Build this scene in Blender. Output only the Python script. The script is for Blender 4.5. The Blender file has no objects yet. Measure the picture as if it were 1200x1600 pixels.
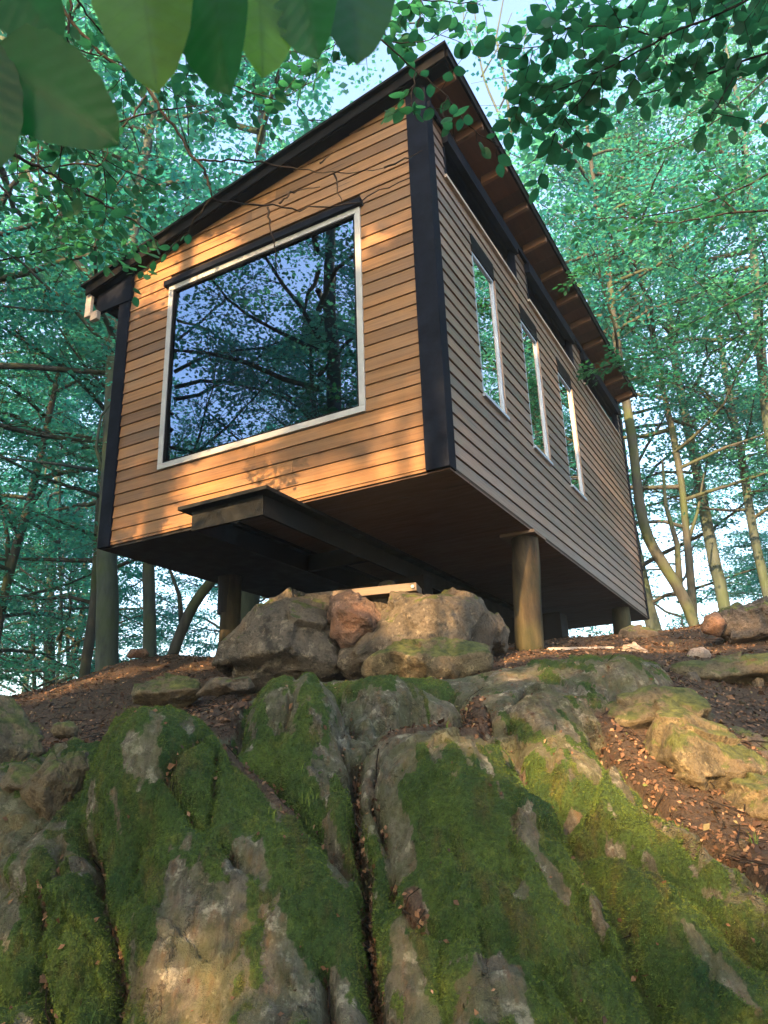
import bpy, math, random
import numpy as np
from mathutils import Vector, Matrix
R_ = math.radians
random.seed(5)
# ------------------------------------------------------------------ camera
F_PX, PITCH, ROLL, YAW = 1209.57, 0.3318, -0.0353, 0.4974     # fitted to the photograph (1200 x 1600 px)
CZ = 1.5                                                       # eye height
scn = bpy.context.scene
_fw = np.array([0, math.cos(PITCH), math.sin(PITCH)]); _u = np.array([0, -math.sin(PITCH), math.cos(PITCH)]); _r = np.array([1., 0, 0])
_cr, _sr = math.cos(ROLL), math.sin(ROLL)
CR = _r*_cr + _u*_sr; CU = _u*_cr - _r*_sr; CF = _fw
cd = bpy.data.cameras.new('camera'); cam = bpy.data.objects.new('camera', cd); scn.collection.objects.link(cam)
M = Matrix(((CR[0], CU[0], -CF[0], 0), (CR[1], CU[1], -CF[1], 0), (CR[2], CU[2], -CF[2], CZ), (0, 0, 0, 1)))
cam.matrix_world = M
cd.sensor_width = 36; cd.lens = F_PX/1600*36; cd.clip_start = .05; cd.clip_end = 2000
cd.dof.use_dof = True; cd.dof.focus_distance = 6.0; cd.dof.aperture_fstop = 18
scn.camera = cam
# ------------------------------------------------------------------ light
SUN_EL = 23; SUN_V = np.array([.375, .927])                    # horizontal direction in which the light travels
SUN_V = SUN_V/np.linalg.norm(SUN_V)
w = bpy.data.worlds.new('World'); scn.world = w; w.use_nodes = True
nt = w.node_tree; bg = nt.nodes['Background']
sky = nt.nodes.new('ShaderNodeTexSky'); sky.sky_type = 'NISHITA'; sky.sun_disc = False
sky.sun_elevation = R_(SUN_EL)
sky.sun_rotation = math.atan2(-SUN_V[0], -SUN_V[1]); sky.air_density = 1.0; sky.dust_density = 3.0; sky.ozone_density = 1.0
nt.links.new(sky.outputs[0], bg.inputs[0]); bg.inputs[1].default_value = .13
sd = bpy.data.lights.new('sun', 'SUN'); sd.energy = 4.3; sd.angle = R_(.45); sd.color = (1, .60, .27)
sun = bpy.data.objects.new('sun', sd); scn.collection.objects.link(sun)
ce = math.cos(R_(SUN_EL)); sun.rotation_euler = Vector((SUN_V[0]*ce, SUN_V[1]*ce, -math.sin(R_(SUN_EL)))).to_track_quat('-Z', 'Y').to_euler()
scn.view_settings.view_transform = 'Standard'; scn.view_settings.look = 'None'
scn.view_settings.gamma = 1; scn.view_settings.exposure = 2.65
scn.cycles.max_bounces = 7; scn.cycles.diffuse_bounces = 3; scn.cycles.transmission_bounces = 5; scn.cycles.transparent_max_bounces = 6
scn.cycles.sample_clamp_indirect = 8
scn.cycles.use_denoising = True
# ------------------------------------------------------------------ helpers
def ray(px, py):
    v = CF + CR*(px-600)/F_PX - CU*(py-800)/F_PX
    return v
def P(px, py, Y):
    "world point seen at photo pixel px,py at depth Y (metres along world Y)"
    v = ray(px, py); v = v*(Y/v[1]); return np.array([v[0], v[1], v[2]+CZ])
def link(o, parent=None):
    scn.collection.objects.link(o)
    if parent: o.parent = parent
    return o
def tag(o, label=None, cat=None, group=None, kind=None):
    if label: o['label'] = label
    if cat: o['category'] = cat
    if group: o['group'] = group
    if kind: o['kind'] = kind
    return o
def empty(name, loc=(0, 0, 0), rz=0.):
    o = bpy.data.objects.new(name, None); o.location = loc; o.rotation_euler = (0, 0, rz); o.empty_display_size = .2
    return link(o)
def np_mesh(name, verts, faces, mat, smooth=False, attrs=None, uv=None):
    "verts (n,3), faces (m,k) all of the same k"
    verts = np.asarray(verts, dtype=np.float32); faces = np.asarray(faces, dtype=np.int32)
    me = bpy.data.meshes.new(name); k = faces.shape[1]
    me.vertices.add(len(verts)); me.vertices.foreach_set('co', verts.ravel())
    me.loops.add(faces.size); me.loops.foreach_set('vertex_index', faces.ravel())
    me.polygons.add(len(faces)); me.polygons.foreach_set('loop_start', np.arange(0, faces.size, k, dtype=np.int32))
    me.polygons.foreach_set('loop_total', np.full(len(faces), k, dtype=np.int32))
    if smooth: me.polygons.foreach_set('use_smooth', np.ones(len(faces), dtype=bool))
    me.update(calc_edges=True)
    for n, a in (attrs or {}).items():
        a = np.asarray(a, dtype=np.float32)
        at = me.attributes.new(n, 'FLOAT', 'POINT' if len(a) == len(verts) else 'FACE'); at.data.foreach_set('value', a)
    if uv is not None:
        l = me.uv_layers.new(name='uv'); l.data.foreach_set('uv', np.asarray(uv, dtype=np.float32)[faces.ravel()].ravel())
    me.materials.append(mat)
    return me
def ob(name, me, parent=None):
    return link(bpy.data.objects.new(name, me), parent)
class MB:
    "collects boxes and tubes into one mesh of quads"
    def __init__(s): s.v = []; s.f = []; s.r = []
    def add(s, v, f, r=None):
        b = len(s.v); s.v += [tuple(q) for q in v]; s.f += [tuple(b+i for i in q) for q in f]
        s.r += [random.random() if r is None else r]*len(f); return s
    def box(s, x0, x1, y0, y1, z0, z1, r=None):
        v = [(x, y, z) for z in (z0, z1) for y in (y0, y1) for x in (x0, x1)]
        return s.add(v, [(0, 2, 3, 1), (4, 5, 7, 6), (0, 1, 5, 4), (2, 6, 7, 3), (0, 4, 6, 2), (1, 3, 7, 5)], r)
    def hexa(s, v, r=None):      # 8 points in box order (x fastest, then y, then z)
        return s.add(v, [(0, 2, 3, 1), (4, 5, 7, 6), (0, 1, 5, 4), (2, 6, 7, 3), (0, 4, 6, 2), (1, 3, 7, 5)], r)
    def tube(s, pts, rad, n=8, cap=True):
        v, f = tube_np(pts, rad, n, cap); return s.add(v, f, .5)
    def build(s, name, mat, parent=None, bevel=0, smooth=False):
        me = bpy.data.meshes.new(name); me.from_pydata(s.v, [], s.f)
        at = me.attributes.new('rnd', 'FLOAT', 'FACE'); at.data.foreach_set('value', s.r)
        if smooth: me.polygons.foreach_set('use_smooth', [True]*len(s.f))
        me.materials.append(mat); o = ob(name, me, parent)
        if bevel:
            m = o.modifiers.new('b', 'BEVEL'); m.width = bevel; m.segments = 2; m.limit_method = 'ANGLE'
        return o
def tube_np(pts, rad, n=8, cap=True):
    pts = np.asarray(pts, float); m = len(pts); rad = np.broadcast_to(np.asarray(rad, float), (m,))
    T = np.gradient(pts, axis=0); T /= np.linalg.norm(T, axis=1)[:, None]+1e-9
    ref = np.array([1., 0, 0]) if abs(T[0][0]) < .8 else np.array([0, 1., 0])
    V = []
    for i in range(m):
        a = np.cross(T[i], ref); a /= np.linalg.norm(a)+1e-9; b = np.cross(T[i], a); ref = np.cross(a, T[i]) if False else ref
        an = np.arange(n)*2*math.pi/n
        V.append(pts[i]+rad[i]*(np.cos(an)[:, None]*a+np.sin(an)[:, None]*b))
    V = np.concatenate(V); Fc = []
    for i in range(m-1):
        for k in range(n):
            k2 = (k+1) % n; Fc.append((i*n+k, i*n+k2, (i+1)*n+k2, (i+1)*n+k))
    if cap and n % 2 == 0:
        for base, fl in ((0, 1), ((m-1)*n, 0)):
            for k in range(1, n//2):
                q = (base+k-1, base+k, base+n-k-1, base+n-k) if n > 4 else (base, base+1, base+2, base+3)
                Fc.append(q if not fl else q[::-1])
                if n == 4: break
    return V, Fc
def hsh(ix, iy, iz, seed):
    h = (ix.astype(np.int64)*374761393+iy.astype(np.int64)*668265263+iz.astype(np.int64)*2147483647+seed*144269504) & 0xffffffff
    h = ((h ^ (h >> 13))*1274126177) & 0xffffffff; h = ((h ^ (h >> 16))*2246822519) & 0xffffffff
    return ((h ^ (h >> 15)) & 0xffff)/65535.
def vnoise(p, freq, seed=0):
    q = np.asarray(p)*freq; i = np.floor(q).astype(np.int64); f = q-i; f = f*f*(3-2*f); o = 0
    for a in (0, 1):
        for b in (0, 1):
            for c in (0, 1):
                wgt = (f[:, 0] if a else 1-f[:, 0])*(f[:, 1] if b else 1-f[:, 1])*(f[:, 2] if c else 1-f[:, 2])
                o = o + wgt*hsh(i[:, 0]+a, i[:, 1]+b, i[:, 2]+c, seed)
    return o*2-1
def fbm(p, freq, oct=4, seed=0, gain=.5):
    o = 0; a = 1.
    for k in range(oct): o = o+a*vnoise(p, freq*2**k, seed+k*17); a *= gain
    return o
def sstep(a, b, x): t = np.clip((x-a)/(b-a), 0, 1); return t*t*(3-2*t)
# ------------------------------------------------------------------ materials
class Mat:
    def __init__(s, name):
        s.m = bpy.data.materials.new(name); s.m.use_nodes = True; s.t = s.m.node_tree; s.t.nodes.clear()
        s.out = s.n('OutputMaterial')
    def n(s, typ, **kw):
        nd = s.t.nodes.new('ShaderNode'+typ)
        for k, v in kw.items():
            if k.startswith('_'): setattr(nd, k[1:], v)
            else: s.set(nd, k, v)
        return nd
    def set(s, nd, key, v):
        if isinstance(key, str) and key not in nd.inputs: key = key.replace('_', ' ')
        i = nd.inputs[key]
        if isinstance(v, bpy.types.NodeSocket): s.t.links.new(v, i)
        elif isinstance(v, bpy.types.Node): s.t.links.new(v.outputs[0], i)
        else: i.default_value = v
    def ramp(s, fac, stops, interp='LINEAR'):
        r = s.t.nodes.new('ShaderNodeValToRGB'); s.set(r, 'Fac', fac); r.color_ramp.interpolation = interp
        e = r.color_ramp.elements
        while len(e) < len(stops): e.new(.5)
        for k, (p, c) in enumerate(stops):
            e[k].position = p; e[k].color = (c, c, c, 1) if not isinstance(c, tuple) else (*c, 1)
        return r.outputs[0]
    def mix(s, fac, a, b, mode='MIX'):
        m = s.t.nodes.new('ShaderNodeMix'); m.data_type = 'RGBA'; m.blend_type = mode
        for i, v in ((0, fac), (6, a), (7, b)):
            if isinstance(v, bpy.types.NodeSocket): s.t.links.new(v, m.inputs[i])
            else: m.inputs[i].default_value = v if i == 0 else (*v[:3], 1)
        return m.outputs[2]
    def math(s, op, a, b=0.):
        m = s.t.nodes.new('ShaderNodeMath'); m.operation = op
        for i, v in ((0, a), (1, b)):
            if isinstance(v, bpy.types.NodeSocket): s.t.links.new(v, m.inputs[i])
            else: m.inputs[i].default_value = v
        return m.outputs[0]
    def obj(s): return s.n('TexCoord').outputs['Object']
    def mp(s, vec, scale=(1, 1, 1), loc=(0, 0, 0)):
        m = s.n('Mapping', Scale=scale, Location=loc); s.set(m, 'Vector', vec); return m.outputs[0]
    def noise(s, vec, scale, detail=4, rough=.55, col=False, dist=0.):
        m = s.n('TexNoise', Scale=scale, Detail=detail, Roughness=rough, Distortion=dist); s.set(m, 'Vector', vec); return m.outputs['Color' if col else 'Fac']
    def attr(s, name): return s.n('Attribute', _attribute_name=name).outputs['Fac']
    def bump(s, h, strength=.5, dist=.01, normal=None):
        b = s.n('Bump', Strength=strength, Distance=dist, Height=h)
        if normal is not None: s.set(b, 'Normal', normal)
        return b.outputs[0]
    def pbr(s, col, rough=.6, normal=None, spec=.5, **kw):
        b = s.n('BsdfPrincipled'); s.set(b, 'Base Color', col if not isinstance(col, tuple) else (*col, 1)); s.set(b, 'Roughness', rough)
        s.set(b, 'Specular IOR Level', spec)
        if normal is not None: s.set(b, 'Normal', normal)
        for k, v in kw.items(): s.set(b, k.replace('_', ' '), v)
        s.t.links.new(b.outputs[0], s.out.inputs[0]); return s.m
def mat_wood(name, ca, cb, cc, axis=0, rough=.55, spec=.35, bands=True):
    m = Mat(name); o = m.obj(); sc = [6, 6, 40]; sc[axis] = .9
    if axis == 1: sc = [6, .9, 40]
    if axis == 2: sc = [30, 30, 1.2]
    rn = m.attr('rnd'); off = m.n('CombineXYZ', X=m.math('MULTIPLY', rn, 37.), Y=m.math('MULTIPLY', rn, 91.), Z=m.math('MULTIPLY', rn, 13.))
    v = m.n('VectorMath', _operation='ADD'); m.set(v, 0, m.mp(o, tuple(sc))); m.set(v, 1, off.outputs[0]); v = v.outputs[0]
    g = m.noise(v, 1.3, 6, .65, dist=.6); g2 = m.noise(v, 5., 3, .6)
    c = m.ramp(g, [(.25, cb), (.5, ca), (.78, cc)])
    c = m.mix(m.ramp(m.noise(m.mp(o, (1.3, 1.3, 4)), 1.1, 4), [(.42, 0.), (.72, .55)]), c, tuple(x*.72+.03 for x in (cc[0]*.55, cc[1]*.62, cc[2]*.75)))
    # knots
    vo = m.n('TexVoronoi', Scale=1.0); m.set(vo, 'Vector', m.mp(v, (.9, .9, .35)))
    c = m.mix(m.ramp(vo.outputs['Distance'], [(.05, .8), (.13, 0.)]), c, tuple(x*.35 for x in cb))
    br = m.ramp(rn, [(0., .58), (1., 1.22)])
    c = m.mix(1., c, br, 'MULTIPLY')
    h = m.math('ADD', g, m.math('MULTIPLY', g2, .5))
    return m.pbr(c, m.ramp(g2, [(.3, rough-.08), (.8, rough+.15)]), m.bump(h, .35, .004), spec)
def mat_dark(name, c, rough=.45, spec=.5, var=.5, bscale=30, bump=.25):
    m = Mat(name); o = m.obj(); n = m.noise(o, 6, 6, .65); n2 = m.noise(m.mp(o, (1, 1, .12)), 40, 4)
    col = m.mix(m.ramp(n, [(.35, 0.), (.75, 1.)]), c, tuple(min(1, x*(1+var)+.004) for x in c))
    return m.pbr(col, m.ramp(n, [(.3, rough-.1), (.7, rough+.2)]), m.bump(m.math('ADD', n2, m.noise(o, bscale, 3)), bump, .004), spec)
def mat_bark(name, ca, cb, moss=(.05, .08, .02), mossamt=.5):
    m = Mat(name); o = m.obj(); v = m.mp(o, (1, 1, .25)); n = m.noise(v, 9, 7, .65); n2 = m.noise(o, 1.6, 4)
    c = m.mix(m.ramp(n, [(.35, 0.), (.68, 1.)]), ca, cb)
    c = m.mix(m.math('MULTIPLY', m.ramp(n2, [(.45, 0.), (.62, 1.)]), mossamt), c, moss)
    return m.pbr(c, .85, m.bump(n, .7, .02), .2)
def mat_leaf(name, c_top, c_tr, veins=False, far=False):
    m = Mat(name); o = m.obj(); gi = m.n('ObjectInfo').outputs['Random']
    n = m.noise(o, .8 if far else 9, 3, .6); n = m.math('ADD', m.math('MULTIPLY', n, .75), m.math('MULTIPLY', m.attr('rnd'), .35))
    c = m.mix(m.ramp(n, [(.3, 0.), (.85, 1.)]), tuple(x*.62 for x in c_top), tuple(x*1.35 for x in c_top))
    t = m.mix(m.ramp(n, [(.3, 0.), (.85, 1.)]), tuple(x*.6 for x in c_tr), tuple(x*1.3 for x in c_tr))
    if far:
        t = m.mix(m.ramp(gi, [(.3, 0.), (1., .6)]), t, (c_tr[0]*2.8, c_tr[1]*1.2, c_tr[2]*.6))
    nrm = None
    if veins:
        uv = m.n('TexCoord').outputs['UV']; sp = m.n('SeparateXYZ'); m.set(sp, 0, uv)
        au = m.math('ABSOLUTE', m.math('SUBTRACT', sp.outputs[0], .5))
        ph = m.math('MULTIPLY', m.math('SUBTRACT', sp.outputs[1], m.math('MULTIPLY', au, .55)), 8*2*math.pi)
        wv = m.ramp(m.math('SINE', ph), [(.95, 0.), (1., 1.)]); mid = m.ramp(au, [(.0, 1.), (.03, 0.)])
        wv = m.math('MAXIMUM', m.math('MULTIPLY', wv, .6), mid)
        t = m.mix(m.math('MULTIPLY', wv, .35), t, tuple(x*.45 for x in c_tr))
        c = m.mix(m.math('MULTIPLY', wv, .5), c, tuple(x*1.25 for x in c_top))
        cell = m.noise(m.mp(o, (1, 1, 1)), 60, 4)
        t = m.mix(m.ramp(cell, [(.35, .35), (.6, 0.)]), t, tuple(x*.5 for x in c_tr))
        nrm = m.bump(m.math('ADD', m.math('MULTIPLY', m.math('SINE', ph), .18), m.math('MULTIPLY', cell, .6)), .5, .0015)
    b = m.n('BsdfPrincipled'); m.set(b, 'Base Color', c); m.set(b, 'Roughness', .45 if veins else .5); m.set(b, 'Specular IOR Level', .25 if veins else .3)
    tr = m.n('BsdfTranslucent'); m.set(tr, 'Color', t)
    if nrm is not None: m.set(b, 'Normal', nrm)
    mx = m.n('MixShader', Fac=.5); m.set(mx, 1, b); m.set(mx, 2, tr); m.t.links.new(mx.outputs[0], m.out.inputs[0])
    return m.m
W_FRONT = mat_wood('front_cladding_wood', (.185, .092, .032), (.115, .053, .018), (.26, .14, .055))
W_SIDE = mat_wood('side_cladding_wood', (.15, .093, .06), (.10, .06, .038), (.20, .135, .092), axis=1, rough=.42, spec=.6)
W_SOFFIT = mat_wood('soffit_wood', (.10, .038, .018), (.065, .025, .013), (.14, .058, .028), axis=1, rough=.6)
W_RAFTER = mat_wood('rafter_wood', (.19, .09, .042), (.13, .06, .028), (.26, .14, .07), axis=0, rough=.6)
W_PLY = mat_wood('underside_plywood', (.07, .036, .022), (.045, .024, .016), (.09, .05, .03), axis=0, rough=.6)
W_LOG = mat_wood('log_wood', (.028, .023, .014), (.012, .010, .007), (.055, .044, .025), axis=2, rough=.75, spec=.2)
W_PALE = mat_wood('pale_weathered_wood', (.42, .36, .3), (.3, .25, .2), (.52, .46, .4), axis=1)
W_OLD = mat_wood('old_grey_plank', (.16, .12, .085), (.09, .065, .045), (.22, .17, .13), axis=0, rough=.8)
POST = mat_dark('blue_black_painted_timber', (.0035, .005, .0095), .65, .03, 1.2)
BLACK = mat_dark('black_roof_felt', (.0028, .003, .0036), .7, .06, 1.)
STEEL = mat_dark('dark_painted_steel', (.005, .006, .0065), .55, .12, 1.)
NEARBLACK = mat_dark('near_black_surface', (.006, .006, .007), .7, .2, .5)
WALLDARK = mat_dark('dark_building_paper', (.02, .014, .01), .8, .2, .5)
ALU = mat_dark('silver_window_frame', (.27, .28, .28), .4, .5, .25, bump=.08)
BLUEFR = mat_dark('blue_grey_window_sill', (.22, .28, .36), .35, .6, .3, bump=.08)
WHITE = mat_dark('white_weathered_paint', (.6, .57, .53), .6, .4, .2)
INTER = mat_dark('interior_plaster', (.10, .09, .08), .8, .2, .2)
def mat_glass(name, tint, refl, base=.12):
    m = Mat(name); o = m.obj()
    g = m.n('BsdfGlossy', Roughness=.0); m.set(g, 'Color', (*refl, 1))
    m.set(g, 'Normal', m.bump(m.noise(o, 1.1, 1, .4), .035, .05))
    t = m.n('BsdfTransparent'); m.set(t, 'Color', (*tint, 1)); fr = m.n('Fresnel', IOR=1.85)
    fac = m.math('ADD', m.math('MULTIPLY', fr.outputs[0], 1.25), base)
    mx = m.n('MixShader'); m.set(mx, 0, fac); m.set(mx, 1, t); m.set(mx, 2, g); m.t.links.new(mx.outputs[0], m.out.inputs[0])
    return m.m
GLASS = mat_glass('window_glass', (.35, .4, .4), (.42, .64, 1.)); GLASS_S = mat_glass('side_window_glass', (.25, .3, .3), (1., 1., 1.), .35)
BARK_A = mat_bark('beech_bark', (.026, .038, .037), (.058, .075, .071), mossamt=.4)
LOGM = mat_bark('weathered_log', (.012, .010, .008), (.065, .05, .03), (.03, .04, .015), .4)
BARK_B = mat_bark('dark_bark', (.024, .027, .025), (.055, .058, .052), mossamt=.5)
TWIG = mat_bark('dark_twig_bark', (.009, .007, .006), (.02, .015, .013), mossamt=.05)
LEAF_FAR = mat_leaf('canopy_leaves', (.013, .088, .070), (.055, .44, .35), far=True)
LEAF_NEAR = mat_leaf('near_beech_leaves', (.018, .085, .038), (.035, .22, .085), veins=True)
LEAF_BIG = mat_leaf('foreground_leaves', (.008, .06, .018), (.03, .34, .07), veins=True)
LEAF_SUN = mat_leaf('sunlit_leaf_colour', (.03, .09, .012), (.36, .80, .06), veins=True)  # brighter, yellower copy of the foreground leaf; sunlight is put into its colour
# ------------------------------------------------------------------ ground and bedrock
COLS = {
 -500: [(1900, 2.5), (1600, 2.9), (1400, 3.2), (1270, 3.6), (1210, 4.2), (1150, 5.6), (1105, 8.5)],
 -200: [(1900, 2.3), (1700, 2.55), (1500, 2.8), (1350, 3.1), (1260, 3.4), (1200, 4.0), (1150, 5.5), (1098, 8.3)],
 40: [(1900, 2.2), (1700, 2.5), (1500, 2.75), (1350, 3.0), (1235, 3.4), (1190, 4.0), (1135, 5.5), (1085, 8.3)],
 230: [(1900, 2.2), (1700, 2.45), (1500, 2.7), (1350, 2.95), (1220, 3.2), (1155, 3.6), (1140, 4.3), (1105, 5.6), (1062, 7.6), (1028, 9.0)],
 430: [(1900, 2.1), (1700, 2.4), (1500, 2.7), (1330, 3.0), (1200, 3.35), (1120, 3.75), (1085, 4.3), (1072, 5.2), (1062, 7.0)],
 640: [(1900, 2.1), (1700, 2.35), (1500, 2.65), (1320, 3.0), (1185, 3.4), (1135, 4.1), (1070, 4.6), (1050, 5.4), (1030, 7.8)],
 850: [(1900, 2.05), (1700, 2.3), (1500, 2.6), (1320, 2.95), (1190, 3.4), (1110, 4.0), (1050, 5.0), (1016, 6.9), (1004, 9.)],
 1050: [(1900, 2.0), (1700, 2.25), (1500, 2.55), (1350, 2.9), (1240, 3.4), (1130, 4.2), (1050, 5.4), (1008, 7.2), (985, 9)],
 1260: [(1900, 1.95), (1700, 2.2), (1500, 2.5), (1390, 2.85), (1270, 3.5), (1130, 4.6), (1020, 6.2), (940, 8.7)],
 1550: [(1900, 2.0), (1500, 2.5), (1350, 2.9), (1200, 3.7), (1060, 5.0), (960, 6.5), (900, 8.7)]}
CP = np.array([P(x, y, Y) for x, l in COLS.items() for y, Y in l]
              + [(x, y, z) for x in (-7, -3, 0, 3, 7) for y, z in ((1.2, .25), (.2, .02), (-3, 0.))]
              + [(-8, 11, 1.2), (-4, 11.5, 1.6), (0, 12, 1.6), (4, 12.5, 2.6), (8, 11, 2.9), (-8, 15, .2), (0, 15.5, .3), (8, 15.5, 1.2), (-11, 6, 1.4), (11, 6, 2.6), (-11, 2.5, .4), (11, 2.5, .6)])
def _tps():
    X = CP[:, :2]; n = len(X); d = np.linalg.norm(X[:, None]-X[None], axis=2)+1e-9
    K = d*d*np.log(d); K[np.arange(n), np.arange(n)] = .02
    Q = np.hstack([np.ones((n, 1)), X]); A = np.block([[K, Q], [Q.T, np.zeros((3, 3))]])
    return np.linalg.solve(A, np.concatenate([CP[:, 2], np.zeros(3)]))
TW = _tps()
def base_h(xy):
    xy = np.atleast_2d(xy); out = np.empty(len(xy)); X = CP[:, :2]
    for a in range(0, len(xy), 20000):
        q = xy[a:a+20000]; d = np.linalg.norm(q[:, None]-X[None], axis=2)+1e-9
        out[a:a+20000] = (d*d*np.log(d))@TW[:-3]+TW[-3]+q@TW[-2:]
    r = np.hypot(xy[:, 0], xy[:, 1]-5.5); t = sstep(7.5, 13, r)
    far = -.2+.5*np.sin(xy[:, 0]*.11)*np.cos(xy[:, 1]*.09)+sstep(-8, 12, xy[:, 0]*.6+0*xy[:, 1])*.5
    far = np.where(xy[:, 1] < 0, 0., far)
    return out*(1-t)+far*t
def hit(px, py):
    v = ray(px, py); Y = np.concatenate([np.linspace(1.2, 6, 500), np.linspace(6.02, 13, 300)]); q = v[None]*(Y/v[1])[:, None]
    g = base_h(q[:, :2]); below = np.nonzero(q[:, 2]+CZ < g)[0]
    k = below[0] if len(below) else len(Y)-1
    return np.array([q[k, 0], q[k, 1], g[k]])
def ax(segs):
    a = [segs[0][0]]
    for s, e, st in segs: a += list(np.arange(s+st, e+1e-9, st))
    return a
def grow(s, e, st, k):
    o = []; x = s; sg = 1 if e > s else -1
    while (e-x)*sg > 0: x += sg*st; st *= k; o.append(x)
    return o
xs = ax([(-2.3, 2.3, .0125)]); xs = sorted(grow(-2.3, -260, .02, 1.07))+xs+grow(2.3, 260, .02, 1.07)
ys = ax([(2.0, 4.6, .0115), (4.6, 9.5, .026)]); ys = sorted(grow(2.0, -120, .03, 1.12))+ys+grow(9.5, 400, .05, 1.09)
xs = np.array(xs); ys = np.array(ys); NX, NY = len(xs), len(ys)
gx, gy = np.meshgrid(xs, ys); XY = np.stack([gx.ravel(), gy.ravel()], 1)
BZ = base_h(XY); BP = np.column_stack([XY, BZ])
Zg = BZ.reshape(NY, NX); dzy = np.gradient(Zg, ys, axis=0).ravel(); dzx = np.gradient(Zg, xs, axis=1).ravel()
NRM = np.column_stack([-dzx, -dzy, np.ones_like(dzx)]); NRM /= np.linalg.norm(NRM, axis=1)[:, None]
near = (np.abs(XY[:, 0]) < 5.5) & (XY[:, 1] > 1.4) & (XY[:, 1] < 10)
NI = np.nonzero(near)[0]; NP_ = BP[NI]
# cracks: pixel polyline, width, depth
CRACKS = [
 ([(556, 1105), (552, 1180), (549, 1260), (562, 1330), (575, 1420), (580, 1500), (588, 1620)], .026, .16),
 ([(588, 1200), (590, 1270), (600, 1340), (622, 1402)], .012, .08),
 ([(330, 1172), (302, 1210), (266, 1256)], .012, .08), ([(347, 1168), (335, 1205), (330, 1260), (324, 1312)], .012, .07),
 ([(262, 1250), (300, 1288), (322, 1313), (356, 1346)], .014, .06), ([(356, 1346), (392, 1384), (400, 1412)], .012, .05),
 ([(366, 1185), (420, 1212), (480, 1265), (530, 1318), (560, 1352)], .03, .05),
 ([(160, 1190), (126, 1240), (121, 1300), (143, 1335), (140, 1375)], .022, .08),
 ([(140, 1312), (150, 1400), (166, 1440), (176, 1530), (160, 1620)], .03, .09),
 ([(-60, 1350), (20, 1320), (52, 1288), (95, 1240), (118, 1222)], .02, .08), ([(88, 1320), (87, 1372), (140, 1350)], .014, .05),
 ([(52, 1400), (42, 1500), (15, 1545), (-40, 1560)], .02, .08), ([(88, 1372), (52, 1400)], .012, .05), ([(35, 1500), (60, 1560), (75, 1620)], .02, .07),
 ([(216, 1330), (192, 1400), (170, 1442)], .014, .04),
 ([(535, 1085), (541, 1130), (536, 1160), (549, 1200)], .012, .07), ([(452, 1095), (456, 1112), (440, 1160), (410, 1195)], .010, .04),
 ([(500, 1235), (530, 1222), (548, 1200)], .010, .05),
 ([(625, 1400), (660, 1452), (700, 1474), (780, 1488), (850, 1535), (902, 1580), (930, 1625)], .014, .05),
 ([(560, 1165), (620, 1158), (700, 1152), (735, 1120), (722, 1085), (690, 1062)], .045, .09),
 ([(822, 1070), (806, 1100), (800, 1128), (765, 1128), (760, 1100)], .014, .07),
 ([(735, 1120), (765, 1140), (800, 1140)], .02, .06),
 ([(370, 1180), (378, 1140), (400, 1088)], .02, .05),
 ([(505, 1065), (520, 1085), (540, 1090)], .012, .05), ([(590, 1130), (575, 1160), (560, 1175)], .012, .06),
 ([(940, 1050), (952, 1090), (948, 1120)], .014, .04), ([(590, 1270), (560, 1262)], .01, .04), ([(800, 1140), (850, 1210), (900, 1290), (960, 1400), (1010, 1500), (1060, 1615)], .05, .035), ([(900, 1290), (990, 1330), (1100, 1400), (1190, 1480)], .03, .03),
 ([(505, 1520), (515, 1580), (520, 1640)], .014, .07), ([(700, 1475), (690, 1540), (705, 1600)], .01, .02),
 ([(930, 1130), (985, 1185), (1040, 1255), (1120, 1305), (1230, 1380)], .07, .05)]
def poly3(pp): return [hit(*q) for q in pp]
def seg_dist(Pn, poly):
    best = np.full(len(Pn), 9.); 
    for a, b in zip(poly[:-1], poly[1:]):
        ab = b-a; t = np.clip(((Pn-a)@ab)/(ab@ab+1e-9), 0, 1); best = np.minimum(best, np.linalg.norm(Pn-(a+t[:, None]*ab), axis=1))
    return best
wob = np.column_stack([vnoise(NP_, 5, 3), vnoise(NP_, 5, 4), vnoise(NP_, 5, 5)])*.03+np.column_stack([vnoise(NP_, 22, 6), vnoise(NP_, 22, 7), vnoise(NP_, 22, 8)])*.008
PW = NP_+wob
dmaj = np.full(len(NP_), 9.); dmin = np.full(len(NP_), 9.); groove = np.zeros(len(NP_))
for pl, wd, dp in CRACKS:
    wd = max(wd*.8, .012); dp *= 1.2
    q = poly3(pl); d = seg_dist(PW, q); dmin = np.minimum(dmin, np.maximum(d-wd*.5, 0)); dmaj = np.minimum(dmaj, np.maximum(d-wd*.5, 0)) if wd > .0155 else dmaj; groove = np.maximum(groove, dp*np.exp(-(d/wd)**2*1.2))
def inpoly(xy, poly):
    c = np.zeros(len(xy), bool); n = len(poly)
    for i in range(n):
        (x1, y1), (x2, y2) = poly[i][:2], poly[(i+1) % n][:2]
        k = ((y1 > xy[:, 1]) != (y2 > xy[:, 1])) & (xy[:, 0] < (x2-x1)*(xy[:, 1]-y1)/(y2-y1+1e-12)+x1); c ^= k
    return c
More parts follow.
